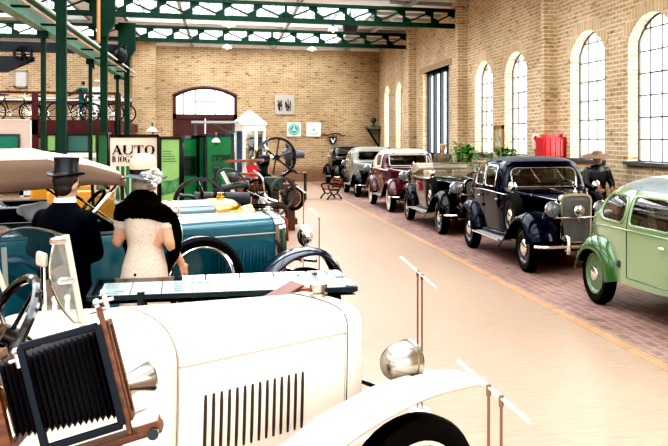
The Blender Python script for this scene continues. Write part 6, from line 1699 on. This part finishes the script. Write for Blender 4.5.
# ---- bicycles on the balcony -------------------------------------------------
def bicycle(label,loc,rz):
    T=thing('bicycle',label,'bicycle',loc,rz,'bicycles on the balcony')
    r=.33
    for x,nm in ((-.52,'rear_wheel'),(.55,'front_wheel')):
        m=MB(); m.tube(circle((x,0,r),r,36),.022,6,closed=True)
        w=m.build(nm,M_RUBBER,T); m=MB()
        for k in range(16): a=2*pi*k/16; m.cyl((x,0,r),(x+cos(a)*(r-.02),0,r+sin(a)*(r-.02)),.003,3)
        m.cyl((x,-.05,r),(x,.05,r),.025,8); m.build('spokes',M_CHROME,w)
    m=MB(); P_={'bb':V((-.08,0,.30)),'se':V((-.22,0,.78)),'he':V((.36,0,.80)),'hl':V((.38,0,.62)),'ra':V((-.52,0,r)),'fa':V((.55,0,r))}
    for a,b in (('bb','se'),('se','he'),('bb','hl'),('ra','bb'),('ra','se'),('hl','fa'),('he','hl')): m.cyl(P_[a],P_[b],.018,6)
    m.build('frame',M_BLACK,T)
    m=MB(); m.tube([(.42,-.28,.92),(.40,-.15,.96),(.36,0,.90),(.40,.15,.96),(.42,.28,.92)],.013,6); m.cyl((.36,0,.8),(.36,0,.92),.014,6); m.build('handlebar',M_CHROME,T)
    m=MB(); m.prism([(-.14,0),(.16,.02),(.16,.05),(0,.06),(-.14,.08)],(-.25,-.06,.86),(1,0,0),(0,0,1),(0,.12,0)); m.cyl((-.22,0,.78),(-.24,0,.87),.014,6); m.build('saddle',M_LEATHER,T,mods=[('bevel',.015,2)])
    m=MB(); m.lathe([(.07,-.008),(.09,-.008),(.09,.008),(.07,.008),(.07,-.008)],(-.08,-.03,.30),(0,1,0),20); m.cyl((-.08,-.06,.30),(-.02,-.10,.16),.01,6); m.cyl((-.08,.06,.30),(-.14,.10,.44),.01,6); m.build('crankset',M_CHROME,T)
    return T
for (u,Yb,rz,lb) in ((12,32.3,.0,'bicycle at the left end of the balcony, below the pale hanging sheet'),(49,33.1,.1,'bicycle on the balcony behind the left thin post'),(73,32.3,-.1,'bicycle on the balcony right beside the thick green column'),(97,33.1,.05,'bicycle on the balcony in front of the white coat figure'),(110,33.8,-.1,'bicycle at the right end of the balcony')):
    q=on_y(u,118,Yb); bicycle(lb,(q.x,q.y,2.45),rz)
# ================================================================ CAMERA, LIGHT, WORLD
cam=bpy.data.cameras.new('camera'); co=bpy.data.objects.new('camera',cam); COL.objects.link(co)
co.location=(0,0,H); co.rotation_euler=(pi/2,0,-TH)
cam.sensor_width=36; cam.lens=F/668*36; cam.shift_x=-(U0-334)/668; cam.shift_y=-(223-V0)/668; cam.clip_end=300; cam.clip_start=.05
scene.camera=co
w=bpy.data.worlds.new('world'); scene.world=w; w.use_nodes=True
bg=w.node_tree.nodes['Background']; bg.inputs[0].default_value=(.93,.97,1,1); bg.inputs[1].default_value=2.2
def area(name,loc,rot,sx,sy,power,col=(1,1,1)):
    l=bpy.data.lights.new(name,'AREA'); l.shape='RECTANGLE'; l.size=sx; l.size_y=sy; l.energy=power; l.color=col
    o=bpy.data.objects.new(name,l); COL.objects.link(o); o.location=loc; o.rotation_euler=rot; return o
for a,b in bays:
    area('skylight_glow',(.4,(a+b)/2,ZW+1.5),(0,0,0),7.0,(b-a),520)
    area('skylight_glow',(-8.9,(a+b)/2,ZW+1.5),(0,0,0),7.0,(b-a),450)
for yc in (7.2,14.6,21.3,28.3,35):
    area('window_daylight',(XR+1.6,yc,3.0),(0,pi/2,0),4.2,7.0,700,(1,.98,.95))
area('fill_behind_camera',(-2,-9,3.2),(pi/2,0,0),16,5,350)  # unseen fill light added behind the camera to brighten the walls
vs=scene.view_settings; vs.view_transform='Standard'; vs.look='High Contrast'; vs.exposure=-0.12; vs.gamma=1.0
vs.use_curve_mapping=True; vs.curve_mapping.black_level=(.013,.013,.013); vs.curve_mapping.update()
scene.cycles.max_bounces=8; scene.cycles.transparent_max_bounces=16; scene.cycles.diffuse_bounces=4
scene.cycles.caustics_reflective=False; scene.cycles.caustics_refractive=False; scene.cycles.sample_clamp_indirect=6
